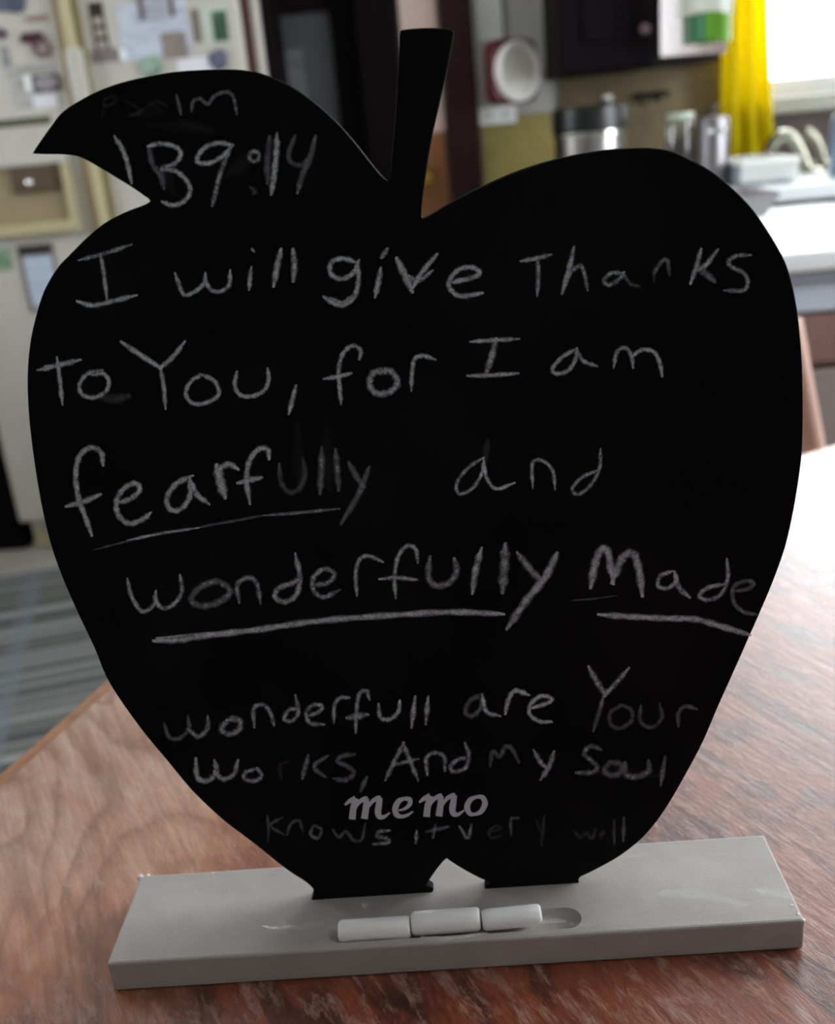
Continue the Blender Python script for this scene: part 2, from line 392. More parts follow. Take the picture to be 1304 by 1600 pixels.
# first door: near-black frame, leaf with a grey pane
d1 = struct('door_1', box(new(), DX1-.115, DX1+.008, YB-.03, YB+.10, 0, DH+.05, .008), m_darkwood)
bm = new(); box(bm, FX1+.003, FX1+.02, FY+.075, YB, 0, DH+.05, .003); box(bm, FX1+.013, DX0+.02, YB-.012, YB+.10, 0, DH+.05, .003); box(bm, DX0, DX1-.115, YB-.02, YB+.10, DH-.02, DH+.05, .004); obj('frame', bm, m_darkwood, d1)
px0, px1 = DX0+.02, DX1-.115; pz0, pz1 = .95, onY(470, 20, YB+.04)[2]; q1 = onY(522, 100, YB+.04)[0]
bm = new(); box(bm, px0, px0+.012, YB+.04, YB+.08, .01, DH-.02); box(bm, q1, px1, YB+.04, YB+.08, .01, DH-.02, .004)
box(bm, px0+.012, q1, YB+.04, YB+.08, .01, pz0); box(bm, px0+.012, q1, YB+.04, YB+.08, pz1, DH-.02); obj('leaf', bm, m_darkwood, d1)
obj('pane', box(new(), px0+.012, q1, YB+.055, YB+.06, pz0, pz1), m_pane, d1)
# second door: pale pinkish upper panel over orange-brown lower one
leafx0, leafx1 = DX1+.015, DX2-.008; zp = onY(690, 205, YB-.03)[2]
bm = new(); box(bm, leafx0, leafx1, YB-.03, YB+.01, .01, zp, .004); box(bm, leafx0, leafx1, YB-.03, YB+.01, DH-.1, DH-.005, .004)
d2 = struct('door_2', bm, m_orangewood)
obj('pane', box(new(), leafx0, leafx1, YB-.02, YB-.005, zp, DH-.1), plain('pale_pink_panel', (232, 204, 196), .4, .08, 6), d2)
k = onY(667, 279, YB-.06)
kn = new(); lathe(kn, [(0, 0), (.012, 0), (.01, .012), (.019, .02), (.024, .034), (.018, .046), (0, .05)], (0, 0, 0), 20, Matrix.Rotation(math.radians(90), 4, 'X'))
kn.transform(Matrix.Translation(Vector((k[0], YB-.03, k[2])))); obj('door_knob', kn, m_brass, d2, True)

# ================================================================== TABLE
U = Vector((math.cos(math.radians(28)), math.sin(math.radians(28)), 0)); V = Vector((-U.y, U.x, 0))
A = Vector((-.222, .355, 0)); cl = .30; fl = 1.02; dep = 1.02
loc_pts = [(0, 0), (fl, 0), (fl+cl, -cl), (fl+cl, -dep+cl), (fl, -dep), (0, -dep), (-cl, -dep+cl), (-cl, -cl)]
poly = [(A+U*a+V*b) for a, b in loc_pts]
cen = A+U*(fl/2)+V*(-dep/2)
tab = thing('dining_table', 'worn reddish brown wooden table with clipped corners under the chalkboard', 'table', (cen.x, cen.y, 0))
def shrink(d):                             # parallel inset of the eight-sided outline
    out = []
    for i in range(8):
        a, b, c = poly[i-1], poly[i], poly[(i+1) % 8]
        e1, e2 = (b-a).normalized(), (c-b).normalized(); n1, n2 = Vector((e1.y, -e1.x, 0)), Vector((e2.y, -e2.x, 0))
        m = (n1+n2).normalized(); out.append(b+m*(d/m.dot(n1)))
    return out
if (shrink(.01)[0]-cen).length > (poly[0]-cen).length: _sg = -1
else: _sg = 1
bm = prism(new(), [(p.x, p.y) for p in shrink(.013*_sg)], 'z', TZ-.02, TZ, .002, 2); obj('tabletop', bm, m_table, tab)
bm = prism(new(), [(p.x, p.y) for p in shrink(-.003*_sg)], 'z', TZ-.03, TZ-.003, .007, 4); obj('edge_moulding', bm, wood('table_edge_wood', (150, 100, 72), (190, 142, 112), .4), tab, True)
def inset(s):
    c = cen; return [(c + (p-c)*s) for p in poly]
bm = new(); ap, ai = inset(.86), inset(.82)
for i in range(8):
    j = (i+1) % 8
    prism(bm, [(p.x, p.y) for p in (ap[i], ap[j], ai[j], ai[i])], 'z', TZ-.11, TZ-.026)
m_tleg = wood('table_leg_wood', (110, 66, 48), (150, 98, 76), .45)
obj('apron', bm, m_tleg, tab)
for a, b in ((.08, -.14), (fl-.08, -.14), (fl-.08, -dep+.14), (.08, -dep+.14)):
    p = A+U*a+V*b; bm = new()
    lathe(bm, [(0, 0), (.022, 0), (.02, .03), (.028, .10), (.024, .3), (.034, .5), (.026, .56), (.036, .60), (.036, TZ-.03), (0, TZ-.03)], (p.x, p.y, 0), 20)
    obj('leg', bm, m_tleg, tab, True)

# ================================================================== CHALKBOARD
root = thing('memo_chalkboard', 'black apple shaped memo chalkboard standing upright in a grey wooden stand', 'chalkboard', (0, BD/2, TZ))
PF = 0.0318; PBK = PF+.005                  # front and back faces of the apple panel
zt = TZ+BT
# stand with a rounded chalk groove cut into its top
gx0, gx1, gy, gr = -.0541, .0570, .0102, .0064
bm = new()
nseg = 18
outer = [(-BW/2, 0), (BW/2, 0), (BW/2, BD), (-BW/2, BD)]
ring = []
for i in range(nseg+1): a = math.pi/2+math.pi*i/nseg; ring.append((gx0+gr+gr*math.cos(a), gy+gr*math.sin(a)))
for i in range(nseg+1): a = -math.pi/2+math.pi*i/nseg; ring.append((gx1-gr+gr*math.cos(a), gy+gr*math.sin(a)))
vo = [bm.verts.new((x, y, zt)) for x, y in outer]; vi = [bm.verts.new((x, y, zt)) for x, y in ring]
eo = [bm.edges.new((vo[i], vo[(i+1) % 4])) for i in range(4)]; ei = [bm.edges.new((vi[i], vi[(i+1) % len(vi)])) for i in range(len(vi))]
bmesh.ops.triangle_fill(bm, edges=eo+ei, use_beauty=True)
last = vi
for s, dz in ((.93, .0012), (.75, .0028), (.5, .0036), (.2, .004)):
    cur = []
    for (x, y) in ring:
        cx = min(max(x, gx0+gr), gx1-gr); cur.append(bm.verts.new((cx+(x-cx)*s, gy+(y-gy)*s, zt-dz)))
    for i in range(len(ring)): j = (i+1) % len(ring); bm.faces.new((last[i], last[j], cur[j], cur[i]))
    last = cur
bm.faces.new(last)
vb = [bm.verts.new((x, y, TZ+.0002)) for x, y in outer]
for i in range(4): j = (i+1) % 4; bm.faces.new((vo[i], vo[j], vb[j], vb[i]))
bm.faces.new(vb)
bmesh.ops.recalc_face_normals(bm, faces=bm.faces[:])
es = [e for e in bm.edges if all(any((v.co - o_.co).length < 1e-7 for o_ in vo+vb) for v in e.verts)]
bmesh.ops.bevel(bm, geom=es, offset=.0011, segments=2, affect='EDGES', profile=.5)
base = obj('stand', bm, m_grey, root)

def pp(x, y):
    p = onY(x, y, PF); return (p[0], p[2])
S, K = 0, 1                                # smooth point, corner
outline = [(50, 240, K), (56, 230, S), (77, 200, S), (97, 175, S), (129, 154, S), (161, 138.5, S), (200, 126, S), (258, 114, S), (306, 109.5, S), (354, 108, S), (388, 110.5, S),
 (418, 118, S), (447, 131, S), (476, 149, S), (505, 172, S), (532, 198, S), (555, 224.5, S), (578, 254, S), (596, 275.5, S), (604.5, 282.5, K), (609, 279, K), (613, 225, S), (617.6, 175, S), (622, 87, S),
 (623.5, 52, K), (628, 46.6, S), (657, 43.7, S), (686, 43.7, S), (705, 46, S), (709.5, 51, K), (703.6, 84.5, S), (696, 122, S), (686, 166, S), (676, 210, S), (668.6, 251, S), (663, 289, S), (659, 321, S),
 (658, 338, K), (661, 341.5, K), (671.5, 337, S), (700.7, 319, S), (730, 303, S), (760, 288.6, S), (800, 271, S), (850, 254, S), (900, 242, S), (950, 234, S), (1000, 231, S), (1030, 232.5, S), (1050, 237, S), (1072, 246, S),
 (1099, 260, S), (1119, 273, S), (1141, 291.5, S), (1161, 310.5, S), (1179, 331, S), (1198, 358.5, S), (1216, 388, S), (1229, 415, S), (1239, 450, S), (1246, 488, S), (1250.5, 531, S), (1253.4, 574, S), (1254.5, 622, S),
 (1254.5, 660, S), (1252.5, 712, S), (1246, 762, S), (1237, 812, S), (1225, 861, S), (1206.5, 912, S), (1187.5, 957, S), (1168, 1001, S), (1145, 1053, S), (1122, 1104, S), (1098, 1160, S), (1071, 1211, S), (1045, 1256, S), (1022, 1289, S), (998, 1315, S), (965, 1340, S),
 (928, 1360.5, S), (907, 1370.5, K), (904, 1375, S), (905, 1382, K), (903, 1392, K), (762, 1399, K), (757, 1389, S), (760, 1384, S), (765, 1380.5, S), (762, 1378, K), (744, 1370, S), (721, 1357.5, S), (703, 1346, S), (698, 1342.3, K), (693, 1346, S),
 (680, 1362, S), (665, 1384.5, K), (671, 1386, S), (677, 1390, S), (675, 1396, S), (673, 1404, K), (488, 1416, K), (486.5, 1408, S), (488, 1401, S), (490, 1395.5, S), (487, 1387.5, S), (475, 1377, S), (453, 1363, S), (428, 1344, S), (403, 1323.5, S), (376, 1303, S),
 (345, 1279, S), (300, 1236, S), (262.5, 1191, S), (225, 1146, S), (188, 1095, S), (165, 1057, S), (147, 1013, S), (121, 958, S), (97, 903, S), (79, 852, S), (66.5, 801, S), (57.5, 752, S), (50, 701, S), (44.8, 654, S), (42.3, 607, S), (43, 570, S), (47, 533, S),
 (55, 496, S), (68, 455, S), (89, 419, S), (109.5, 397, S), (135, 371.5, S), (161, 350, S), (193, 332.5, S), (225.5, 320, S), (234, 314.5, K), (232, 311, K), (206, 293, S), (180, 277, S), (154.6, 261.5, S), (135, 250.5, S), (119, 244, S), (96.6, 241.2, S), (71, 241, S)]
pts = []; run = []
seq = outline + [outline[0]]
for q in seq:
    run.append(q)
    if q[2] == K and len(run) > 1:
        pts += [(p.x, p.y) for p in (cr([Vector((r[0], r[1], 0)) for r in run], 4) if len(run) > 2 else [Vector((r[0], r[1], 0)) for r in run])[:-1]]
        run = [q]
poly2 = [pp(*p) for p in pts]
bm = prism(new(), poly2, 'y', PF, PBK, .0006, 2)
panel = obj('apple_panel', bm, m_board, root)

# ---- chalk handwriting: thin dusty ribbons lying on the panel's face
ZS = [0]
def ribbon(bm, pts_, wpx, st, uvl, atl, plane):
    P = [Vector((p[0], p[1], 0)) for p in pts_]
    if len(P) > 2: P = cr(P, 6)
    else: P = [P[0].lerp(P[1], i/6) for i in range(7)]
    n = len(P); ZS[0] += 1; off = 4e-5 + 2.0e-6*(ZS[0] % 40)
    rows = []
    L = 0
    ext = (P[-1]-P[-2]).normalized()*wpx*.35; P[-1] = P[-1]+ext
    ext = (P[0]-P[1]).normalized()*wpx*.35; P[0] = P[0]+ext
    for i, p in enumerate(P):
        t = P[min(i+1, n-1)]-P[max(i-1, 0)]
        if t.length < 1e-6: t = Vector((1, 0, 0))
        t.normalize(); nrm = Vector((-t.y, t.x, 0))
        taper = min(1, .45+.55*min(i, n-1-i)/2.0)
        wv = wpx*1.12*taper*(1+.15*math.sin(i*1.7+ZS[0]))/2
        jit = random.uniform(.75, 1.1)
        rows.append([(p+nrm*wv*s, s*.5+.5, st*jit) for s in (-1, 0, 1)])
    vr = [[bm.verts.new(plane(q[0].x, q[0].y, off)) for q in r] for r in rows]
    for i in range(n-1):
        for k in range(2):
            f = bm.faces.new((vr[i][k], vr[i][k+1], vr[i+1][k+1], vr[i+1][k]))
            for lp, (ii, kk) in zip(f.loops, ((i, k), (i, k+1), (i+1, k+1), (i+1, k))):
                lp[uvl].uv = (ii*.1, rows[ii][kk][1]); s = min(1, 2.3*max(0, rows[ii][kk][2])**1.45); lp[atl] = (s, s, s, 1)
def face_plane(x, y, off):
    p = onY(x, y, PF-off); return (p[0], p[1], p[2])
CRA = (30, 90, 2.173); CRB = (480, 340, 1.672); CRC = (30, 500, 2.006); CRD = (600, 660, 1.976); CRE = (180, 820, 1.811); CRF = (560, 1000, 2.173)
CRG = (400, 1260, 2.173)
def chalk_line(name, groups):
    bm = new(); uvl = bm.loops.layers.uv.new('UVMap'); atl = bm.loops.layers.float_color.new('strength')
    for crop, w_, st, strokes in groups:
        for s in strokes:
            w1, s1 = w_, st
            if isinstance(s, tuple): s, w1, s1 = s
            ribbon(bm, [(crop[0]+a/crop[2], crop[1]+b/crop[2]) for a, b in zip(s[::2], s[1::2])], w1, s1, uvl, atl, face_plane)
    return obj(name, bm, m_mark, panel)
CIRC = lambda x, y, r, q=1.0: [v for i in range(10) for v in (x+r*math.cos(i*.73), y+r*q*math.sin(i*.73))]
chalk_line('chalk_writing', [(CRA, 9, .07, [[283, 195, 288, 165, 292, 140], [290, 140, 330, 130, 318, 155, 295, 165], [360, 145, 400, 170, 412, 185, 380, 195],
  [440, 150, 462, 168, 485, 182], [400, 190, 440, 165, 470, 150, 500, 165]]), (CRA, 8, .3, [[535, 130, 542, 160, 548, 190], [585, 180, 590, 150, 615, 140, 640, 158, 665, 128, 708, 117, 728, 140, 738, 190]]),
  (CRA, 22, .035, [[380, 195, 470, 190], [440, 230, 640, 240]])])
chalk_line('chalk_writing', [(CRA, 10, .62, [([325, 270, 350, 310, 367, 360, 380, 422], 10, .85), [440, 300, 480, 292, 530, 303, 548, 330, 525, 362, 482, 378, 530, 385, 568, 418, 580, 455, 558, 488, 520, 502, 488, 490],
  ([440, 305, 452, 360, 480, 400, 490, 440], 12, .25), [722, 298, 680, 290, 635, 302, 607, 333, 608, 355, 645, 358, 690, 335, 722, 298], ([720, 300, 700, 345, 680, 400, 668, 450, 655, 500], 10, .4)]),
  (CRA, 9, .42, [CIRC(798, 335, 17), ([785, 440, 800, 455, 795, 462], 10, .14), ([875, 262, 872, 330, 865, 400, 855, 460], 12, .55), ([850, 275, 842, 350, 842, 420], 14, .2),
  ([935, 268, 915, 325, 922, 355, 960, 365, 985, 335], 11, .22), ([1005, 270, 985, 345, 960, 400, 945, 455], 12, .28)]), (CRA, 30, .05, [[460, 350, 520, 450], [700, 400, 800, 330], [560, 220, 640, 250]])])
chalk_line('chalk_writing', [(CRA, 9, .62, [([203, 687, 290, 665, 378, 636], 9, .4), [277, 672, 288, 740, 297, 815], ([200, 828, 250, 842, 310, 828, 395, 808], 10, .66),
  [530, 735, 545, 778, 562, 806, 600, 792, 628, 765, 632, 735], [630, 755, 650, 788, 682, 794, 712, 772, 716, 725], [788, 715, 783, 750, 780, 785], ([790, 650, 795, 656], 8, .4),
  ([888, 655, 874, 715, 864, 772], 12, .7), ([930, 655, 934, 705, 930, 755], 12, .5)]),
  (CRB, 10, .66, [[130, 118, 92, 107, 62, 118, 62, 148, 92, 160, 122, 142, 134, 114], [131, 118, 133, 165, 122, 208, 92, 229, 65, 222, 45, 208], ([62, 210, 92, 222, 115, 205], 8, .5),
   ([191, 135, 185, 170, 177, 205], 11, .8), ([208, 84, 195, 102], 11, .5), ([235, 110, 254, 150, 272, 190], 14, .85), ([272, 188, 300, 142, 338, 97], 10, .75), ([262, 150, 290, 165, 325, 140], 9, .45),
   [370, 170, 420, 160, 450, 146, 430, 130, 395, 136, 370, 166, 376, 190, 402, 205, 455, 198]]),
  (CRB, 9, .42, [([560, 113, 600, 106, 635, 97], 10, .45), [602, 108, 603, 155, 600, 202], ([696, 80, 682, 140, 666, 195], 11, .55), [672, 172, 690, 140, 714, 126, 724, 150, 731, 188],
   [825, 146, 795, 145, 774, 164, 788, 176, 815, 160, 826, 145], ([826, 146, 842, 172, 866, 180], 8, .25), ([905, 165, 905, 130], 8, .14), ([905, 146, 924, 116, 940, 112, 945, 150], 9, .28),
   ([1028, 85, 1015, 130, 1001, 170], 10, .55), ([1070, 86, 1042, 122, 1020, 136], 10, .5), ([1020, 136, 1042, 148, 1060, 165], 14, .35), [1155, 98, 1120, 100, 1098, 116, 1112, 131, 1140, 146, 1150, 170, 1138, 190, 1090, 190]])])
chalk_line('chalk_writing', [(CRC, 9, .62, [([62, 156, 120, 142, 188, 126], 11, .62), [119, 120, 128, 195, 135, 262], [258, 158, 215, 168, 190, 200, 196, 233, 235, 243, 272, 222, 281, 190, 262, 168, 232, 172],
  ([258, 240, 300, 248, 335, 240], 20, .12), ([322, 70, 380, 110, 442, 150], 11, .78), ([517, 70, 482, 115, 442, 150], 10, .7), [443, 150, 453, 210, 458, 276], [575, 172, 540, 190, 522, 230, 545, 262, 590, 258, 625, 233, 612, 192, 570, 170],
  [682, 165, 675, 203, 690, 233, 725, 240, 765, 223, 781, 190, 779, 155], ([866, 210, 845, 290], 11, .55), [1066, 120, 1070, 95, 1045, 80, 1015, 105, 1000, 160, 1004, 215, 1008, 262], [957, 184, 1000, 177, 1038, 168],
  ([1150, 160, 1112, 165, 1097, 200, 1120, 230, 1160, 226, 1185, 197, 1165, 162, 1135, 160], 13, .5)]),
  (CRB, 9, .6, [[271, 450, 274, 400, 280, 370, 302, 361, 332, 370], [428, 324, 490, 320, 550, 317], ([492, 320, 480, 368, 466, 408], 13, .5), [420, 413, 480, 412, 548, 407],
   [702, 343, 665, 365, 640, 395, 652, 408, 682, 399, 700, 370, 704, 345], ([704, 345, 720, 374, 755, 388], 9, .45), ([800, 390, 808, 352, 830, 340, 846, 360, 850, 390], 9, .42), [848, 362, 876, 345, 905, 352, 920, 380, 926, 412]])])
chalk_line('chalk_writing', [(CRC, 11, .66, [[262, 452, 256, 415, 225, 400, 190, 425, 177, 480, 184, 550, 204, 610, 226, 672], [150, 583, 200, 570, 252, 548], [310, 572, 350, 560, 378, 530, 360, 512, 326, 530, 305, 570, 311, 612, 345, 638, 386, 625, 409, 607],
  [540, 490, 490, 515, 462, 560, 475, 595, 510, 590, 536, 547, 533, 495], ([536, 500, 556, 546, 592, 575], 11, .75), ([642, 550, 630, 505, 620, 462], 18, .7), ([620, 470, 655, 452, 682, 466], 12, .7), [782, 432, 778, 405, 750, 405, 722, 440, 712, 500, 722, 572], [688, 510, 722, 502, 756, 495]]),
  (CRC, 11, .2, [[815, 455, 820, 508, 845, 540, 876, 530, 895, 490, 890, 440], ([948, 405, 946, 475, 942, 540], 13, .3), ([992, 410, 996, 470, 1000, 530], 12, .34), ([1035, 450, 1058, 495, 1078, 520], 13, .28), ([1095, 465, 1062, 548, 1010, 635], 12, .3),
   ([870, 330, 880, 520], 26, .05), ([965, 330, 968, 520], 26, .05)]),
  (CRC, 6, .3, [([235, 720, 320, 698, 400, 680], 5, .2), ([340, 690, 450, 668, 560, 652], 6, .55), ([560, 650, 670, 630, 770, 612], 6, .26), ([770, 612, 880, 604, 1000, 592], 7, .36)]),
  ])
chalk_line('chalk_writing', [(CRD, 8, .46, [[305, 110, 262, 138, 225, 185, 230, 220, 270, 206, 300, 160, 307, 115], ([307, 115, 315, 168, 345, 205, 400, 188], 8, .6), ([320, 60, 310, 120], 16, .12), [458, 200, 458, 125, 490, 119, 520, 150, 527, 205], [668, 85, 665, 140, 640, 190, 600, 222, 580, 205, 610, 170, 655, 150]])])
chalk_line('chalk_writing', [(CRE, 9, .5, [[35, 155, 45, 200, 76, 245, 110, 225, 115, 190], [110, 205, 132, 236, 165, 225, 188, 190, 184, 145], ([280, 160, 236, 180, 215, 213, 248, 230, 300, 215, 325, 187, 292, 161, 255, 166], 13, .3), ([350, 218, 345, 170, 375, 150, 400, 165, 410, 220], 10, .36),
  ([510, 85, 522, 148, 512, 198, 480, 218, 452, 205, 462, 180, 500, 165, 520, 152], 11, .5), ([560, 170, 600, 165, 620, 140, 592, 125, 560, 150, 562, 186, 590, 205, 632, 186], 10, .42), [683, 198, 680, 140, 690, 100, 715, 88, 754, 104],
  [855, 105, 850, 70, 826, 60, 800, 90, 790, 150, 793, 205], [750, 153, 800, 150, 852, 156], ([890, 95, 885, 145, 906, 172, 945, 164, 965, 132, 960, 100], 13, .38), ([1035, 70, 1020, 125, 1010, 190], 13, .5), ([1104, 60, 1100, 120, 1095, 185], 18, .4),
  ([1140, 82, 1170, 122, 1206, 160], 14, .42), ([1248, 85, 1215, 150, 1162, 215, 1110, 290], 15, .56)]),
  (CRE, 12, .7, [([112, 328, 180, 326, 250, 315, 400, 297, 550, 275, 750, 258, 950, 247, 1095, 253], 12, .8), ([120, 320, 300, 306, 450, 290], 8, .5)]),
  (CRD, 14, .56, [([638, 505, 650, 440, 668, 395, 690, 400, 706, 492], 15, .6), ([704, 490, 735, 420, 768, 404, 785, 450, 796, 530], 15, .58), ([890, 460, 852, 474, 845, 505, 875, 512, 900, 490, 896, 462], 9, .5), ([897, 464, 910, 510, 940, 538], 11, .5),
  ([1058, 425, 1060, 480, 1040, 530, 1000, 548, 972, 535, 1000, 510, 1050, 500], 9, .5), ([1080, 520, 1120, 515, 1140, 496, 1112, 490, 1077, 510, 1080, 558, 1110, 585, 1146, 593], 9, .3),
  ([665, 593, 760, 600, 870, 605, 960, 608, 1040, 630, 1125, 656], 12, .66), ([580, 550, 640, 545, 720, 535], 4, .2)])])
chalk_line('chalk_writing', [(CRE, 9, .45, [([140, 565, 152, 600, 180, 605, 208, 578, 206, 545], 9, .24), ([208, 580, 236, 600, 260, 576, 262, 545], 10, .42), ([330, 545, 300, 575, 320, 592, 350, 580, 350, 552, 320, 552], 12, .42), [393, 570, 392, 520, 420, 510, 440, 535, 448, 565],
  [510, 485, 518, 530, 500, 555, 478, 550, 490, 525, 516, 520], [540, 542, 575, 530, 585, 513, 560, 510, 540, 530, 550, 560, 588, 565], [618, 558, 620, 510, 636, 490, 660, 490], [718, 492, 710, 470, 690, 480, 682, 530, 680, 585], ([660, 545, 710, 538], 14, .42),
  ([745, 510, 750, 545, 776, 550, 800, 530, 805, 500], 9, .55), ([848, 490, 838, 570], 11, .5), ([885, 490, 878, 560], 11, .48)]),
  (CRF, 9, .5, [([420, 185, 380, 205, 362, 243, 386, 258, 415, 230, 420, 188], 10, .26), ([420, 188, 434, 243, 478, 258], 9, .6), ([498, 247, 510, 200, 532, 172, 575, 186], 10, .72), ([590, 230, 640, 215, 655, 200, 622, 190, 586, 215, 580, 250, 610, 275, 652, 278], 9, .72),
   ([783, 95, 808, 140, 835, 185], 12, .46), ([915, 98, 872, 148, 832, 190], 10, .46), ([832, 190, 815, 250, 797, 305], 9, .3), ([890, 225, 855, 245, 855, 285, 886, 300, 925, 275, 925, 237, 890, 220], 9, .2), ([958, 225, 955, 273, 980, 295, 1010, 290, 1030, 260, 1022, 220], 9, .2),
   ([1085, 290, 1085, 247, 1110, 225, 1146, 234], 9, .26)])])
chalk_line('chalk_writing', [(CRE, 9, .42, [([228, 665, 232, 714, 260, 725, 285, 700, 282, 670], 11, .52), ([283, 700, 305, 720, 335, 705, 346, 670], 10, .5), [402, 690, 370, 700, 365, 718, 395, 725, 414, 710, 402, 690], ([470, 720, 466, 680, 490, 670], 9, .1),
  ([545, 655, 536, 690, 530, 715], 10, .32), ([600, 655, 562, 684, 592, 713], 9, .3), ([675, 650, 640, 655, 630, 670, 660, 685, 675, 704, 650, 722, 620, 718], 10, .26), ([710, 718, 695, 750], 11, .28), ([815, 620, 790, 668, 765, 720], 10, .42), ([815, 620, 835, 670, 855, 720], 10, .45),
  ([785, 680, 855, 663], 9, .35), [882, 705, 880, 660, 905, 645, 930, 657, 932, 695], [990, 620, 1000, 652, 990, 688, 955, 698, 950, 680, 975, 662, 997, 660], ([1060, 680, 1068, 642, 1088, 655, 1102, 630, 1120, 632, 1140, 670], 10, .24), ([1185, 640, 1200, 668, 1216, 686], 10, .46), ([1240, 645, 1226, 685, 1205, 718], 11, .5)]),
  (CRF, 10, .3, [[820, 372, 788, 360, 765, 385, 790, 410, 810, 432, 790, 450, 740, 450], ([855, 415, 835, 440, 855, 460, 888, 450, 890, 422, 855, 415], 12, .26), ([905, 420, 906, 455, 940, 465, 983, 446, 985, 415], 12, .28), ([1040, 400, 1025, 490], 10, .3), ([830, 450, 1000, 460], 26, .06)])])
chalk_line('chalk_writing', [(CRG, 7, .2, [[38, 35, 42, 75, 40, 115], [88, 38, 48, 65, 92, 95], [105, 95, 118, 60, 145, 48, 158, 85], ([195, 65, 185, 95, 210, 108, 222, 80, 200, 65], 7, .26), [262, 80, 280, 105, 305, 85, 330, 115, 358, 112, 370, 60],
  ([450, 82, 418, 85, 412, 102, 440, 108, 450, 122, 400, 128], 9, .36), ([545, 85, 542, 122], 9, .4), ([608, 65, 600, 105], 8, .26), ([580, 85, 650, 70], 9, .3), ([692, 70, 718, 108, 730, 65], 8, .34),
  ([800, 85, 830, 75, 815, 65, 790, 85, 800, 108, 830, 100], 7, .1), ([865, 95, 865, 45, 890, 40], 7, .2), ([950, 45, 965, 85], 7, .1), ([978, 35, 968, 130], 8, .12), ([1080, 85, 1100, 105, 1120, 90, 1140, 108, 1150, 80], 8, .12), ([1165, 95, 1180, 85, 1170, 105], 8, .1), ([1215, 50, 1215, 125], 8, .2), ([1248, 40, 1246, 115], 8, .22)])])
# ---- printed word: bold italic serif letters
CRM = (520, 1220, 5.015)
bm = new()
def pen(strokes):
    for s, ws in strokes:
        P = [Vector((CRM[0]+a/CRM[2], CRM[1]+b/CRM[2], 0)) for a, b in zip(s[::2], s[1::2])]
        m = len(P); P2 = cr(P, 8) if m > 2 else [P[0].lerp(P[1], i/6) for i in range(7)]
        n = len(P2); ZS[0] += 1; off = 4e-5+2e-6*(ZS[0] % 20); prev = None
        for i, p in enumerate(P2):
            t = (P2[min(i+1, n-1)]-P2[max(i-1, 0)]).normalized(); nr = Vector((-t.y, t.x, 0))
            f = i/(n-1)*(len(ws)-1); a = int(min(f, len(ws)-2)); wv = (ws[a]+(ws[a+1]-ws[a])*(f-a))/CRM[2]/2
            cur = [bm.verts.new(face_plane(*(p+nr*wv*s_).xy, off)) for s_ in (-1, 1)]
            if prev: bm.faces.new((prev[0], prev[1], cur[1], cur[0]))
            prev = cur
def letter_m(dx, dy):
    J = lambda s: [v+(dx if i % 2 == 0 else dy) for i, v in enumerate(s)]
    pen([(J([92, 190, 130, 160, 178, 138]), (14, 34, 44)), (J([180, 138, 160, 215, 150, 302]), (44, 50, 52)), (J([165, 235, 205, 168, 250, 142, 272, 140]), (12, 30, 40, 34)),
         (J([262, 138, 258, 215, 246, 298]), (40, 50, 54)), (J([262, 235, 305, 165, 350, 138, 375, 134]), (12, 30, 40, 34)), (J([368, 132, 358, 200, 352, 245, 365, 280, 400, 282, 446, 250]), (40, 50, 50, 44, 28, 10))])
letter_m(0, 0); letter_m(583, -20)
pen([([515, 232, 560, 220, 600, 185, 600, 148, 560, 138], (12, 22, 34, 40, 30)), ([560, 138, 515, 160, 488, 215, 498, 265, 535, 280, 580, 270, 628, 240], (26, 42, 48, 42, 30, 24, 10))])
pen([([1125, 125, 1075, 150, 1050, 205, 1070, 255, 1110, 262, 1160, 240, 1190, 180, 1170, 130, 1120, 125], (24, 40, 46, 36, 24, 38, 46, 38, 24))])
obj('printed_lettering', bm, m_print, panel)
# chalk dust smears on the stand
def top_plane(x, y, off):
    p = onZ(x, y, zt+off); return (p[0], p[1], p[2])
for s, w_, st in (([412, 1447, 430, 1450, 456, 1447], 7, .8), ([438, 1438, 460, 1450, 500, 1444], 14, .22), ([566, 1412, 570, 1418], 6, .6), ([575, 1411, 568, 1417], 5, .5), ([660, 1464, 700, 1466, 760, 1458], 8, .4), ([1010, 1402, 1080, 1396, 1160, 1412], 22, .25),
                  ([1180, 1390, 1215, 1396, 1235, 1402], 20, .3), ([860, 1448, 940, 1440, 1010, 1425], 12, .15), ([845, 1440, 880, 1440], 14, .3)):
    bm = new(); uvl = bm.loops.layers.uv.new('UVMap'); atl = bm.loops.layers.float_color.new('strength')
    ribbon(bm, list(zip(s[::2], s[1::2])), w_, st, uvl, atl, top_plane)
    obj('chalk_smear', bm, m_dust, base)
# paint chips along the stand's edges
m_chip = plain('bare_white_chip', (232, 230, 228), .8, .05)
for x, y, r in ((219, 1369, .0016), (231, 1367, .0009), (333, 1364, .0006), (1254, 1437, .0011), (1237, 1415, .0008), (1246, 1428, .0009)):
    p = onZ(x, y, zt); b = new(); bmesh.ops.create_icosphere(b, subdivisions=2, radius=r)
    for v in b.verts: v.co *= random.uniform(.75, 1.15)
    b.transform(Matrix.Translation(Vector((min(max(p[0], -BW/2), BW/2), min(max(p[1], 0), BD), zt-r*.45))))
    obj('paint_chip', b, m_chip, base, True)['label'] = 'white chip in the grey paint'

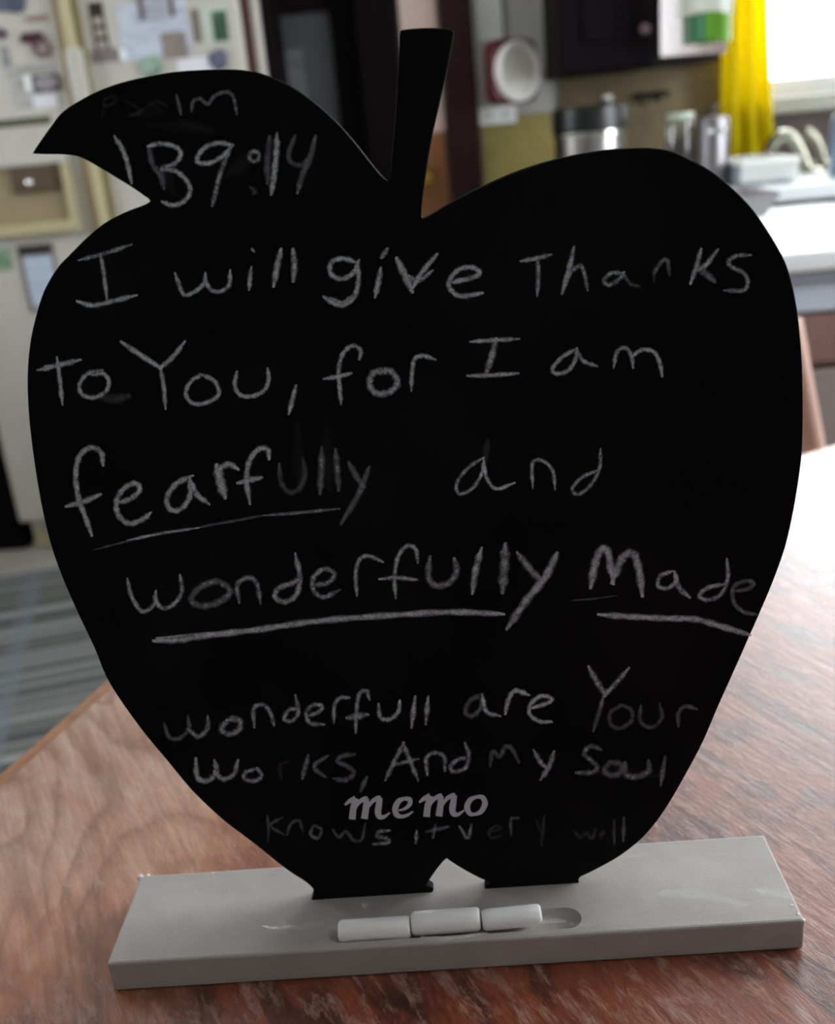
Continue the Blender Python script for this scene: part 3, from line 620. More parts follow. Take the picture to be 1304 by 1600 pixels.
# ---- three chalk sticks lying in the groove
def chalk_stick(x0, x1, r, y, z, label, chip=False, tilt=0, roll=0):
    L = x1-x0; n = 28; b = new(); rings = []
    prof = [(0, .80), (.0006, .93), (.0016, 1.0)]
    stn = [(d, f) for d, f in prof] + [(L*.25, 1.0), (L*.5, 1.005), (L*.75, 1.0)] + [(L-d, f) for d, f in prof[::-1]]
    for d, f in stn:
        rings.append([b.verts.new((d-L/2, r*f*math.cos(2*math.pi*k/n), r*f*math.sin(2*math.pi*k/n))) for k in range(n)])
    for a, c in zip(rings, rings[1:]):
        for k in range(n): b.faces.new((a[k], a[(k+1) % n], c[(k+1) % n], c[k]))
    b.faces.new(rings[0][::-1]); b.faces.new(rings[-1])
    if chip:                               # a splinter broken out of the lower right end, one tooth left hanging
        for v in b.verts:
            if v.co.x > L/2-.0075 and v.co.z < -r*.15 and v.co.y < r*.5: v.co.x -= .0052*min(1, (-r*.15-v.co.z)/(r*.3))
    b.transform(Matrix.Rotation(tilt, 4, 'Z') @ Matrix.Rotation(roll, 4, 'X'))
    b.transform(Matrix.Translation(Vector(((x0+x1)/2, y, z))))
    o = obj('chalk_stick', b, m_chalk, None, True)
    return tag(o, label, 'chalk', 'white chalk sticks in the groove')
E0 = onZ(527, 1462, zt)
def gxp(x, y): return onZ(x, y, zt+.004)[0]
rC = .00475; zC = zt-.0038+rC
chalk_stick(gxp(529, 1440), gxp(640, 1436), rC, gy-.0006, zC, 'white chalk stick lying farthest from the empty round end of the groove')
chalk_stick(gxp(642, 1433), gxp(749, 1428), rC+.0003, gy+.0008, zC+.0006, 'middle white chalk stick, lying end to end between the other two', tilt=.01)
o3 = chalk_stick(gxp(752, 1429), gxp(845, 1424), rC-.0002, gy+.0010, zC+.0003, 'white chalk stick with a chipped end, beside the empty end of the groove', chip=True, tilt=.05)

# ================================================================== FRIDGE
fr = thing('refrigerator', 'white side by side refrigerator covered in magnets and papers', 'refrigerator', ((FX0+FX1)/2, FY, 0))
sx = onY(106, 30, FY)[0]
zd0 = .10
FXD = onY(378, 60, FY)[0]
obj('body', box(new(), FX0+.01, FX1, FY+.055, FY+.70, .04, 1.80, .01), m_white, fr)
bm = new(); box(bm, FX0+.01, onY(395, 60, FY+.03)[0], FY+.03, FY+.06, zd0, 1.76); obj('door_gasket', bm, plain('brown_gasket', (74, 40, 38), .6, .1), fr)
fd = obj('door', box(new(), FX0, sx-.012, FY, FY+.045, zd0, 1.78, .012, 3), m_white, fr)
rd = obj('door', box(new(), sx+.012, FXD, FY, FY+.045, zd0, 1.78, .012, 3), m_white, fr)
m_tan = plain('tan_trim', (150, 126, 92), .4, .08)
obj('handle_trim', box(new(), sx-.034, sx-.013, FY-.010, FY+.004, .3, 1.70, .004), m_tan, fd)
obj('handle_trim', box(new(), sx+.015, sx+.034, FY-.010, FY+.004, .3, 1.70, .004), plain('olive_trim', (138, 128, 88), .4, .08), rd)
obj('handle', box(new(), sx-.012, sx+.015, FY-.03, FY+.02, .3, 1.70, .008, 3), m_cream, rd)
hz = onY(112, 105, FY)[2]
obj('handle_joint', box(new(), sx-.014, sx+.026, FY-.036, FY-.002, hz-.10, onY(112, 76, FY)[2], .006), m_white, rd)
kz1, kz0 = .056, .004
obj('kick_plate', box(new(), FX0+.015, FX1-.02, FY+.05, FY+.08, kz0, kz1, .004), m_cream, fr)
obj('shadow_gap', box(new(), FX0+.02, FX1-.02, FY+.081, FY+.1, .0, .105), m_darkgap, fr)  # dark slab colours in the shade below the doors
# water dispenser: frame, recess with painted shade and glint, tray
dz1 = onY(60, 181, FY)[2]; dz2 = onY(60, 258, FY)[2]; dz3 = onY(60, 348, FY)[2]; dz4 = onY(60, 366, FY)[2]
dx1 = onY(104, 290, FY)[0]; dx0 = FX0+.05
dp = obj('dispenser', box(new(), dx0-.02, dx1+.02, FY-.022, FY+.002, dz2, dz1, .006), m_white, fd)
obj('dispenser_strip', box(new(), dx0-.018, dx1+.0, FY-.025, FY-.02, dz1-.022, dz1-.002, .002), plain('green_grey_strip', (82, 84, 62), .4, .1), dp)
bm = new(); box(bm, dx0-.02, dx0, FY-.022, FY+.002, dz3, dz2); box(bm, dx1, dx1+.02, FY-.022, FY+.002, dz3, dz2); box(bm, dx0-.02, dx1+.02, FY-.03, FY+.002, dz4, dz3, .004); obj('dispenser_frame', bm, m_cream, dp)
obj('dispenser_recess', box(new(), dx0, dx1, FY-.006, FY-.001, dz3, dz2), m_recess, dp)
lv = onY(48, 285, FY-.01)
bm = new(); box(bm, lv[0]-.05, lv[0]+.07, FY-.02, FY-.006, lv[2]-.025, dz2, .004); obj('dispenser_shade', bm, plain('brown_recess_shade', (92, 76, 62), .3, .1), dp)  # brown block paints the shade at the top of the recess
bm = new(); lathe(bm, [(0, .008), (.006, .0075), (.010, .004), (.011, 0), (0, 0)], (lv[0], FY-.02, lv[2]), 20, Matrix.Rotation(math.radians(90), 4, 'X')); obj('dispenser_glint', bm, plain('polished_glint', (250, 250, 250), .05, .01, metal=1), dp, True)  # bright polished disc added to give the recess its glint

def sheet(name, label, cat, px, m, th=.002, y=FY, parts=None, group=None, bev=.0006):
    """flat thing on a plane facing the camera: px = (x0,y0,x1,y1) of the photo, kept upright in the room"""
    a = onY(px[0], px[1], y); b = onY(px[2], px[3], y); cx, cz = (a[0]+b[0])/2, (a[2]+b[2])/2
    # size along world axes at this distance
    dx = abs(onY(px[2], (px[1]+px[3])/2, y)[0]-onY(px[0], (px[1]+px[3])/2, y)[0])/2
    dz = abs(onY((px[0]+px[2])/2, px[3], y)[2]-onY((px[0]+px[2])/2, px[1], y)[2])/2
    c = onY((px[0]+px[2])/2, (px[1]+px[3])/2, y)
    o = obj(name, box(new(), c[0]-dx, c[0]+dx, y-th, y-.0003, c[2]-dz, c[2]+dz, bev, 1), m, None)
    tag(o, label, cat, group); return o, (c[0]-dx, c[0]+dx, c[2]-dz, c[2]+dz)
GM = 'magnets and papers on the refrigerator'
m_paper = mat_print('bluish_white_paper', (206, 212, 226), (150, 156, 176)); m_pw = plain('white_card', (232, 230, 238), .6, .02); m_pg = mat_print('grey_paper', (188, 186, 182), (140, 136, 136), 30)
# freezer door
def blob(name, label, cat, px, m, y=FY, th=.008, wob=.18, seed=1, petals=0):
    rnd = random.Random(seed); c = onY((px[0]+px[2])/2, (px[1]+px[3])/2, y)
    dx = abs(onY(px[2], px[1], y)[0]-onY(px[0], px[1], y)[0])/2; dz = abs(onY(px[0], px[3], y)[2]-onY(px[0], px[1], y)[2])/2
    P = []
    for i in range(12):
        a = 2*math.pi*i/12; k = 1+rnd.uniform(-wob, wob); P.append(Vector((c[0]+dx*k*math.cos(a), c[2]+dz*k*math.sin(a), 0)))
    Q = cr(P+[P[0]], 4)[:-1]
    o = obj(name, prism(new(), [(q.x, q.y) for q in Q], 'y', y-th, y, .002), m, None); tag(o, label, cat, GM); return o
blob('fridge_magnet', 'large dark blue grey round magnet at the top of the freezer door', 'magnet', (-22, -25, 42, 22), mat_photo('navy_magnet', [(48, 50, 66), (96, 104, 122)]), seed=3)
blob('fridge_magnet', 'small tan strip magnet above the dark red magnet', 'magnet', (38, 24, 74, 33), plain('tan_magnet', (150, 128, 118), .5), seed=5, wob=.08)
o = blob('fridge_magnet', 'dark red bow shaped magnet on the freezer door', 'magnet', (29, 49, 73, 70), mat_photo('maroon_magnet', [(58, 26, 38), (92, 48, 60)]), seed=7)
obj('magnet_drop', lathe(new(), [(.012, 0), (.024, 0), (.024, .007), (.012, .007), (.012, 0)], (onY(65, 75, FY)[0], FY-.0005, onY(65, 75, FY)[2]), 20, Matrix.Rotation(math.radians(90), 4, 'X')), plain('mauve_magnet', (120, 92, 96), .5), o)
blob('fridge_magnet', 'small purple magnet left of the dark red bow magnet', 'magnet', (-6, 44, 12, 62), plain('purple_magnet', (88, 62, 86), .5), seed=9)
sheet('fridge_note', 'narrow grey paper strip below the small purple magnet', 'paper', (2, 72, 16, 106), mat_print('grey_strip', (160, 160, 162), (104, 104, 108)), group=GM)
sheet('fridge_note', 'grey white paper under the dark framed oval magnet', 'paper', (14, 100, 90, 168), m_pg, .0012, group=GM)
o, q = sheet('fridge_magnet', 'dark framed oval picture magnet near the handle of the freezer door', 'magnet', (53, 117, 93, 143), plain('charcoal_frame', (72, 64, 66), .5), .008, group=GM)
obj('oval_picture', lathe(new(), [(0, .004), (.030, .004), (.032, 0), (0, 0)], (0, 0, 0), 28, Matrix.Translation(Vector(((q[0]+q[1])/2, FY-.008, (q[2]+q[3])/2))) @ Matrix.Diagonal((1, 1, .55, 1)) @ Matrix.Rotation(math.radians(90), 4, 'X')), plain('mauve_picture', (150, 142, 150), .4), o)
o, q = sheet('fridge_white_strip', 'painted upright white glint beside the oval magnet', 'clip', (41, 118, 50, 144), plain('glint_white', (246, 250, 250), .15, .01), .012, group=GM)  # white strip painted in as a glint on the freezer door
sheet('fridge_note', 'white paper scrap just above the dispenser of the freezer door', 'paper', (52, 147, 90, 168), m_pw, .0022, group=GM)
# below the dispenser
o, q = sheet('fridge_magnet', 'small green square magnet below the dispenser', 'magnet', (-8, 389, 16, 420), mat_photo('green_magnet', [(52, 92, 52), (140, 172, 140)]), .006, group=GM)
o, q = sheet('note_holder', 'brown framed notepad holder with bluish paper below the dispenser', 'note holder', (37, 381, 92, 486), plain('brown_holder', (128, 112, 108), .5), .006, group=GM)
obj('notepad', box(new(), q[0]+.012, q[1]-.006, FY-.0085, FY-.0055, q[2]+.012, q[3]-.03), mat_print('blue_notepad', (190, 204, 222), (166, 180, 200)), o)
obj('clip_bar', box(new(), q[0]+.004, q[1]-.004, FY-.010, FY-.0055, q[3]-.028, q[3]-.002, .002), plain('dark_clip', (52, 42, 38), .4, .2), o)
# fridge door
o, q = sheet('photo_strip', 'tall dark strip of photo booth pictures on the refrigerator', 'photograph', (143, 3, 166, 80), plain('black_strip', (44, 32, 30), .4, .2), .002, group=GM)
for i in range(3):
    z = q[3]-.02-(i+.5)*(q[3]-q[2]-.03)/3; xm = (q[0]+q[1])/2
    obj('face_picture', lathe(new(), [(0, .0008), (.013, .0008), (.013, 0), (0, 0)], (0, 0, 0), 20, Matrix.Translation(Vector((xm, FY-.002, z-.01))) @ Matrix.Diagonal((1.1, 1, .8, 1)) @ Matrix.Rotation(math.radians(90), 4, 'X')), plain('pale_face', (168, 158, 146), .5, .2), o)
sheet('photograph', 'dim grey photograph hanging under the photo strip', 'photograph', (142, 77, 186, 97), mat_photo('grey_photo', [(64, 54, 54), (132, 124, 122), (156, 148, 148)]), .003, group=GM)
sheet('fridge_note', 'large bluish white sheet in the middle of the refrigerator door', 'paper', (186, 2, 296, 92), m_paper, .001, group=GM)
o, q = sheet('card_holder', 'grey lined card with dark side borders at the top of the large sheet', 'card', (216, -20, 271, 29), mat_print('lined_card', (184, 186, 194), (128, 130, 140), 90), .004, group=GM)
for s in (0, 1): obj('border', box(new(), q[0] if s == 0 else q[1]-.012, q[0]+.012 if s == 0 else q[1], FY-.0055, FY-.0038, q[2], q[3]), plain('mauve_border', (104, 92, 98), .5), o)
sheet('photograph', 'square brown grey photograph overlapping the large sheet', 'photograph', (253, 50, 292, 91), mat_photo('taupe_photo', [(118, 106, 102), (152, 142, 138)]), .003, group=GM)
sheet('photograph', 'narrow brown bookmark beside the green photograph', 'photograph', (301, 14, 312, 66), mat_photo('brown_photo', [(96, 88, 80), (128, 120, 110)]), .002, group=GM)
o, q = sheet('photograph', 'green landscape photograph in a pale border, on the refrigerator door', 'photograph', (316, 8, 358, 68), plain('mint_border', (196, 206, 196), .5, .03), .002, group=GM)
obj('picture', box(new(), q[0]+.026, q[1]-.004, FY-.003, FY-.0018, q[2]+.004, q[3]-.014), mat_photo('green_photo', [(44, 62, 50), (70, 100, 76), (92, 122, 98)], 12), o)
sheet('fridge_note', 'bright white card just above the tip of the chalkboard leaf', 'paper', (277, 90, 334, 118), m_pw, .003, group=GM)
blob('fridge_magnet', 'slanted slate blue magnet right of the white card', 'magnet', (328, 76, 358, 112), mat_photo('slate_magnet', [(70, 72, 88), (120, 124, 146)]), seed=21)
blob('fridge_magnet', 'sea green magnet left of the bright white card', 'magnet', (218, 86, 252, 124), mat_photo('sea_green_magnet', [(104, 132, 116), (168, 192, 178)]), seed=23)
sheet('fridge_white_strip', 'small white clip at the corner of the dim grey photograph', 'clip', (188, 76, 198, 95), plain('gloss_white_clip', (240, 244, 246), .2, .01), .01, group=GM)

dgap = thing('dark_gap_box', 'added near black box standing for the dark gap left of the refrigerator', 'cabinet', (-1.6, 2.7, 0))  # added box, its black colour makes the shaded gap beside the refrigerator
obj('body', box(new(), -1.86, FX0-.012, FY+.045, YB-.02, 0, 1.9, .004), m_cabwood, dgap)
for a, b in ((-1.855, -1.585), (-1.58, FX0-.014)): obj('door', box(new(), a, b, FY+.027, FY+.044, .06, 1.88, .004), m_cabwood, dgap)
# notice inside the dark door's pane
o, q = sheet('door_notice', 'faded grey notice hanging on the pane of the dark door', 'paper', (424, 78, 478, 190), mat_print('faded_notice', (104, 104, 110), (84, 84, 90), 20), .002, YB+.055); 

# ================================================================== FLOOR THINGS
rugA = onZ(40, 898, 0)
rug = obj('area_rug', box(new(), -.6, .55, -1.15, 0, 0.0, .012, .004), m_rug, None)
rug.matrix_world = Matrix.Translation(Vector((rugA[0], rugA[1], 0.0005))) @ Matrix.Rotation(math.radians(15), 4, 'Z')
tag(rug, 'grey plaid woven rug on the pale floor by the table', 'rug')

# ================================================================== RIGHT SIDE: island, chair
isl = thing('kitchen_island', 'white topped kitchen island with pale blue apron and brown doors', 'kitchen island', (1.2, 1.75, 0))
IX0, IX1, IY0, IY1, IZ = .46, 2.0, 1.40, 2.10, .865
obj('worktop', box(new(), IX0-.03, IX1+.03, IY0-.03, IY1+.03, IZ-.035, IZ, .008, 3), m_wtop, isl)
obj('edge_moulding', box(new(), IX0-.015, IX1+.015, IY0-.015, IY1+.015, IZ-.055, IZ-.035, .006), plain('grey_blue_edge', (150, 158, 172), .4, .05), isl)
za = onY(1275, 487, IY0)[2]
obj('apron', box(new(), IX0, IX1, IY0, IY1, za, IZ-.055, .004), m_bluew, isl)
obj('carcass', box(new(), IX0+.02, IX1-.02, IY0+.03, IY1-.02, .08, za), m_brown, isl)
zc_ = onY(1285, 574, IY0)[2]
for i in range(3):
    a = IX0+.03+i*(IX1-IX0-.06)/3; b = a+(IX1-IX0-.06)/3-.01
    d = obj('drawer', box(new(), a, b, IY0+.005, IY0+.03, zc_+.006, za-.006, .004), m_brown, isl)
    obj('knob', lathe(new(), [(0, .02), (.012, .018), (.014, .01), (.006, 0), (0, 0)], ((a+b)/2, IY0+.005, (zc_+za)/2), 16, Matrix.Rotation(math.radians(90), 4, 'X')), m_steel, d, True)
    d = obj('door', box(new(), a, b, IY0+.005, IY0+.03, .09, zc_-.006, .004), plain('grey_taupe_panel', (138, 126, 122), .5, .06), isl)
obj('plinth', box(new(), IX0+.05, IX1-.05, IY0+.06, IY1-.05, 0, .08), m_darkgap, isl)

# chair behind the far edge of the table: only the splayed right post of its back shows
CY = 1.04
pt, pb = onY(1234, 500, CY), onY(1269, 690, CY); CXR = pb[0]
ch = thing('dining_chair', 'pinkish wooden dining chair half hidden behind the chalkboard', 'chair', (CXR-.2, CY-.2, 0))
sl = (pb[0]-pt[0])/(pt[2]-pb[2])
ztop = pt[2]-.002; wch = .40
def post(side):
    x = lambda z: (CXR - sl*(z-pb[2])) if side > 0 else (CXR-wch+.02 + sl*(z-pb[2])*.9)
    return [(x(z), CY+.10*max(0, z-.45)**1.5*0, z) for z in (0, .2, .45, .65, .8, ztop)]
for s in (-1, 1): obj('back_post', tube(new(), post(s), .0155, 14), m_pinkwood, ch, True)
xt = lambda z, s: post(s)[-1][0] if z > ztop-.01 else None
bm = new(); PL, PR = post(-1), post(1)
for z0, z1 in ((ztop-.075, ztop-.005), (.66, .70), (.55, .59)):
    lx = np.interp(z0, [p[2] for p in PL], [p[0] for p in PL]); rx = np.interp(z0, [p[2] for p in PR], [p[0] for p in PR])
    lx2 = np.interp(z1, [p[2] for p in PL], [p[0] for p in PL]); rx2 = np.interp(z1, [p[2] for p in PR], [p[0] for p in PR])
    prism(bm, [(lx+.01, z0), (rx-.01, z0), (rx2-.01, z1), (lx2+.01, z1)], 'y', CY-.008, CY+.008, .003)
obj('back_slat', bm, m_pinkwood, ch)
obj('seat', box(new(), CXR-wch+.0, CXR+.02, CY-.40, CY+.0, .43, .46, .012, 3), m_pinkwood, ch)
for x in (CXR-wch+.04, CXR-.02):
    obj('leg', tube(new(), [(x, CY-.36, 0), (x, CY-.36, .43)], lambda t: .013+.006*t, 14), m_pinkwood, ch, True)
bm = new(); tube(bm, [(CXR-wch+.04, CY-.36, .2), (CXR-.02, CY-.36, .2)], .009, 10); tube(bm, [(CXR-.02, CY-.36, .24), (CXR, CY, .24)], .009, 10); tube(bm, [(CXR-wch+.04, CY-.36, .24), (CXR-wch+.02, CY, .24)], .009, 10); obj('stretcher', bm, m_pinkwood, ch, True)

# ================================================================== BACK COUNTER
KY0, KZ = 2.28, .90
KX0 = onY(858, 300, 2.4)[0]
kc = thing('kitchen_counter', 'white topped kitchen counter run below the window and wall cabinets', 'counter', (1.2, 2.6, 0))
obj('worktop', box(new(), KX0, XR-.01, KY0, YB-.014, KZ-.04, KZ, .006), m_wtop, kc)
obj('carcass', box(new(), KX0+.02, XR-.01, KY0+.04, YB-.014, .09, KZ-.04), m_cabwood, kc)
nd = 4
for i in range(nd):
    a = KX0+.03+i*(XR-.03-KX0-.03)/nd; b = a+(XR-.03-KX0-.03)/nd-.012
    d = obj('door', box(new(), a, b, KY0+.02, KY0+.04, .1, KZ-.06, .004), m_cabwood, kc)
    obj('knob', lathe(new(), [(0, .02), (.012, .018), (.014, .01), (.006, 0), (0, 0)], (b-.05, KY0+.02, KZ-.12), 16, Matrix.Rotation(math.radians(90), 4, 'X')), m_brass, d, True)
obj('plinth', box(new(), KX0+.05, XR-.05, KY0+.08, YB-.05, 0, .09), m_darkgap, kc)

# wall cabinets
CYF = 2.56
cx0 = CB0[0]; cx1 = onY(1024, 60, CYF)[0]; cz = CB0[2]
wc = thing('wall_cabinet', 'near black wooden wall cabinet with its plain door shut', 'cabinet', ((cx0+cx1)/2, CYF, cz))
obj('body', box(new(), cx0, cx1, CYF+.02, YB, cz, 2.1, .003), m_cabwood, wc)
dd = obj('door', box(new(), cx0, cx1-.004, CYF, CYF+.02, cz+.004, 2.09, .004), m_cabwood, wc)
obj('door_panel', box(new(), cx0+.06, cx1-.06, CYF-.006, CYF, cz+.07, 2.02, .004), m_cabwood, dd)
kp = onY(1018, 44, CYF-.02)
obj('knob', lathe(new(), [(0, .024), (.010, .022), (.013, .014), (.006, 0), (0, 0)], (cx1-.03, CYF, kp[2]), 16, Matrix.Rotation(math.radians(90), 4, 'X')), plain('mauve_knob', (120, 96, 104), .3), dd, True)
# angled end cabinet whose varnished door catches the light
e1 = onY(1128, 92, 2.74); ec = thing('wall_cabinet', 'varnished brown corner cabinet with its angled door catching pale light', 'cabinet', ((cx1+e1[0])/2, 2.7, cz))
ex1 = onY(1127, 60, 2.67)[0]; EY = CYF+.115
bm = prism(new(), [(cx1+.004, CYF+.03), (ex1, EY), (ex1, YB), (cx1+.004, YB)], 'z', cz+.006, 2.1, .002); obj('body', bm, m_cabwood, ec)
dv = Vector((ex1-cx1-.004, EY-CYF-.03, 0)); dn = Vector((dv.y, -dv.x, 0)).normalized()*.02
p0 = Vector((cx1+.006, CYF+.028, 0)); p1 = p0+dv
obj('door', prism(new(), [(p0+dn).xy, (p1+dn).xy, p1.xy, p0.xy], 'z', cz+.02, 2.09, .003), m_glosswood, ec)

# red clock-like box on the wall
ck = onY(802, 112, YB-.14)
clk = thing('wall_clock', 'dark red rounded wall clock with a blank pale round face', 'clock', (ck[0], YB, ck[2]))
hv = abs(onY(800, 164, YB-.14)[2]-onY(800, 60, YB-.14)[2])/2
TURN = Matrix.Translation(Vector((ck[0], YB-.14, ck[2]))) @ Matrix.Rotation(math.radians(36), 4, 'Z')
rp = []
for i in range(48):
    a = 2*math.pi*i/48; c, s = math.cos(a), math.sin(a); e = .42
    rp.append((hv*math.copysign(abs(c)**e, c), hv*math.copysign(abs(s)**e, s)))
bm = prism(new(), rp, 'y', -.012, .028, .010, 4); bm.transform(TURN); obj('case', bm, m_red, clk, True)
RX = Matrix.Rotation(math.radians(90), 4, 'X'); rf = hv*.93
bm = lathe(new(), [(rf*.78, .0), (rf*.78, .014), (rf*.88, .022), (rf, .016), (rf*1.0, 0)], (0, -.010, 0), 48, RX); bm.transform(TURN); obj('rim', bm, m_rim, clk, True)
bm = lathe(new(), [(0, .010), (rf*.5, .009), (rf*.80, .005), (rf*.80, 0), (0, 0)], (0, -.010, 0), 48, RX); bm.transform(TURN); obj('dial', bm, m_dial, clk, True)
obj('wall_bracket', tube(new(), [(ck[0], YB-.13, ck[2]), (ck[0], YB, ck[2])], .02, 12), m_red, clk, True)
c0 = onY(789, 60, YB-.01); c1 = onY(789, 0, YB-.01)
obj('cord', tube(new(), [(c0[0], YB-.006, c0[2]-.01), (c0[0]-.002, YB-.006, c1[2]), (c0[0], YB-.006, 2.2)], .004, 8), plain('olive_cord', (90, 92, 70), .6), clk, True)
o, q = sheet('switch_plate', 'bright white double switch plate on the wall below the red clock', 'switch plate', (748, 166, 806, 194), plain('switch_white', (250, 250, 250), .3, .01), .008, YB-.012)
for i in range(2):
    xm = q[0]+(q[1]-q[0])*(.27+.46*i); obj('switch', box(new(), xm-.012, xm+.012, YB-.026, YB-.019, (q[2]+q[3])/2-.012, (q[2]+q[3])/2+.012, .002), m_trimw, o)
o, q = sheet('white_wall_panel', 'blank white panel on the wall between the dark post and the clock cord', 'paper', (744, -40, 786, 64), plain('panel_white', (250, 254, 252), .6, .02), .003, YB)  # flat white panel, brighter than the wall beside it

# things on the counter
def cyl_prof(r, h, c=.004): return [(0, 0), (r-c, 0), (r, c), (r, h-c), (r-c, h), (0, h)]
def px_w(x0, x1, y, Y): return abs(onY(x1, y, Y)[0]-onY(x0, y, Y)[0])
# steel canister with black lid
Y1 = 2.56; c = onY(922, 200, Y1); r = px_w(862, 982, 200, Y1)/2; zs = onY(920, 203, Y1)[2]; ztp = onY(920, 168, Y1)[2]
cn = thing('coffee_canister', 'wide brushed steel canister with a black lid on the counter', 'canister', (c[0], Y1, KZ))
obj('body', lathe(new(), cyl_prof(r*.96, zs-KZ), (c[0], Y1, KZ)), m_steel, cn, True)
obj('lid', lathe(new(), [(0, 0), (r, 0), (r, .02), (r*.98, ztp-zs), (r*.9, ztp-zs+.004), (0, ztp-zs+.004)], (c[0], Y1, zs)), m_black, cn, True)
kz = onY(950, 170, Y1)
obj('lid_knob', lathe(new(), [(0, 0), (.014, 0), (.02, .012), (.016, .024), (0, .027)], (c[0]+.04, Y1-.02, ztp+.002)), m_steel, cn, True)
obj('band', lathe(new(), [(r*.97, 0), (r*1.0, .002), (r*1.0, .012), (r*.97, .014)], (c[0], Y1, zs-.016)), m_chrome, cn, True)
# dark fitting on the backsplash
bk = onY(1016, 149, YB-.014)
hk = thing('wall_hook', 'small black iron hook rail on the olive backsplash', 'hook', (bk[0], YB-.012, bk[2]))
obj('rail', box(new(), bk[0]-.05, bk[0]+.055, YB-.024, YB-.012, bk[2]-.008, bk[2]+.010, .004), m_black, hk)
for dx in (-.025, .025): obj('hook', tube(new(), [(bk[0]+dx-.012, YB-.022, bk[2]), (bk[0]+dx-.012, YB-.045, bk[2]-.018), (bk[0]+dx-.012, YB-.055, bk[2]-.004)], .006, 8), m_black, hk, True)
# glass jar, dark filled, with pale lid
Y2 = 2.50; c = onY(1062, 220, Y2); r = px_w(1036, 1086, 210, Y2)/2*.96; zl = onY(1062, 186, Y2)[2]
jr = thing('glass_jar', 'clear glass jar with a pale green lid on the counter', 'jar', (c[0], Y2, KZ))
obj('body', lathe(new(), [(0, 0), (r*.9, 0), (r, .01), (r, (zl-KZ)*.9), (r*.85, zl-KZ)], (c[0], Y2, KZ)), m_jar, jr, True)
obj('lid', lathe(new(), cyl_prof(r*.9, .014), (c[0], Y2, zl)), plain('pale_green_lid', (188, 204, 190), .35), jr, True)
obj('contents', lathe(new(), cyl_prof(r*.88, (zl-KZ)*.7), (c[0], Y2, KZ+.004)), plain('dark_contents', (58, 48, 46), .7, .3, 90), jr, True)
Y3 = 2.46; c = onY(1114, 220, Y3); r = px_w(1088, 1138, 210, Y3)/2*.95; zl = onY(1112, 180, Y3)[2]
kt = thing('steel_pot', 'tall grey steel pot with shiny round knobs beside the yellow curtain', 'pot', (c[0], Y3, KZ))
obj('body', lathe(new(), [(0, 0), (r, 0), (r*1.0, .02), (r, (zl-KZ)*.9), (r*.9, (zl-KZ)*.97), (r*.3, zl-KZ), (0, zl-KZ)], (c[0], Y3, KZ)), plain('dull_steel', (140, 136, 140), .4, .06, metal=1), kt, True)
for qx, qy in ((1109, 206), (1128, 203)):
    g = onY(qx, qy, Y3-r*.9); bm = new(); b = new(); bmesh.ops.create_uvsphere(b, u_segments=20, v_segments=12, radius=.009); b.transform(Matrix.Translation(Vector(g))); add(bm, b); obj('knob', bm, m_chrome, kt, True)

# yellow curtain, window side
Yc = 2.80; ca, cb = onY(1126, 130, Yc)[0], onY(1186, 120, Yc)[0]; zb = onY(1165, 262, Yc)[2]
cu = thing('window_curtain', 'bright yellow curtain hanging at the window edge', 'curtain', ((ca+cb)/2, Yc, zb))
bm = new(); n = 48; rows = 24; g = []
for j in range(rows+1):
    t = j/rows; z = zb+(2.13-zb)*t; w0 = ca+.0; w1 = cb+.05*(1-t)**2
    g.append([(w0+(w1-w0)*i/n, Yc+.018*math.sin(i/n*math.pi*6+.4*math.sin(t*5))*(.7+.3*(1-t)), z) for i in range(n+1)])
vs = [[bm.verts.new(p) for p in r_] for r_ in g]
for j in range(rows):
    for i in range(n): bm.faces.new((vs[j][i], vs[j][i+1], vs[j+1][i+1], vs[j+1][i]))
o = obj('cloth', bm, m_curtain, cu, True); sm = o.modifiers.new('thick', 'SOLIDIFY'); sm.thickness = .0015
obj('rod', tube(new(), [(ca-.03, Yc, 2.13), (WIN1[1]+.1, Yc, 2.13)], .010, 12), m_brass, cu, True)
for x in (ca-.02, WIN1[1]+.08): obj('rod_bracket', box(new(), x-.01, x+.01, Yc, YB, 2.12, 2.14), m_brass, cu)

# plastic bag hanging from the corner cabinet
Yg = 2.44; b0, b1 = onY(1066, 40, Yg), onY(1141, 40, Yg); zl0 = onY(1100, 66, Yg)[2]; zl1 = onY(1100, 22, Yg)[2]
bag = thing('plastic_bag', 'clear plastic bag with a broad green band hanging by the cabinets', 'bag', ((b0[0]+b1[0])/2, Yg, zl0))
def pouch(x0, x1, z0, z1, d0, d1):
    bm = new(); n = 20; vs = []
    for j in range(7):
        t = j/6; z = z0+(z1-z0)*t; d = d0+(d1-d0)*t; row = []
        for i in range(n):
            a = 2*math.pi*i/n; row.append(bm.verts.new(((x0+x1)/2+(x1-x0)/2*math.cos(a), Yg+d*math.sin(a)*(1+.25*math.sin(5*a)), z+.004*math.sin(3*a))))
        vs.append(row)
    for a, b in zip(vs, vs[1:]):
        for i in range(n): bm.faces.new((a[i], a[(i+1) % n], b[(i+1) % n], b[i]))
    bm.faces.new(vs[0][::-1]); bm.faces.new(vs[-1]); return bm
def mat_green():
    t = NT('two_tone_green_film'); s = t.new('ShaderNodeSeparateXYZ'); tc = t.new('ShaderNodeTexCoord'); t.link(tc.outputs['Generated'], s.inputs[0])
    t.link(t.ramp(s.outputs[0], [(.42, lin(14, 92, 44)), (.48, lin(88, 140, 34))]), t.b.inputs['Base Color']); t.b.inputs['Roughness'].default_value = .3; t.b.inputs['Transmission Weight'].default_value = .2; return t.m
obj('green_band', pouch(b0[0], b1[0], zl0, zl1, .022, .022), mat_green(), bag, True)
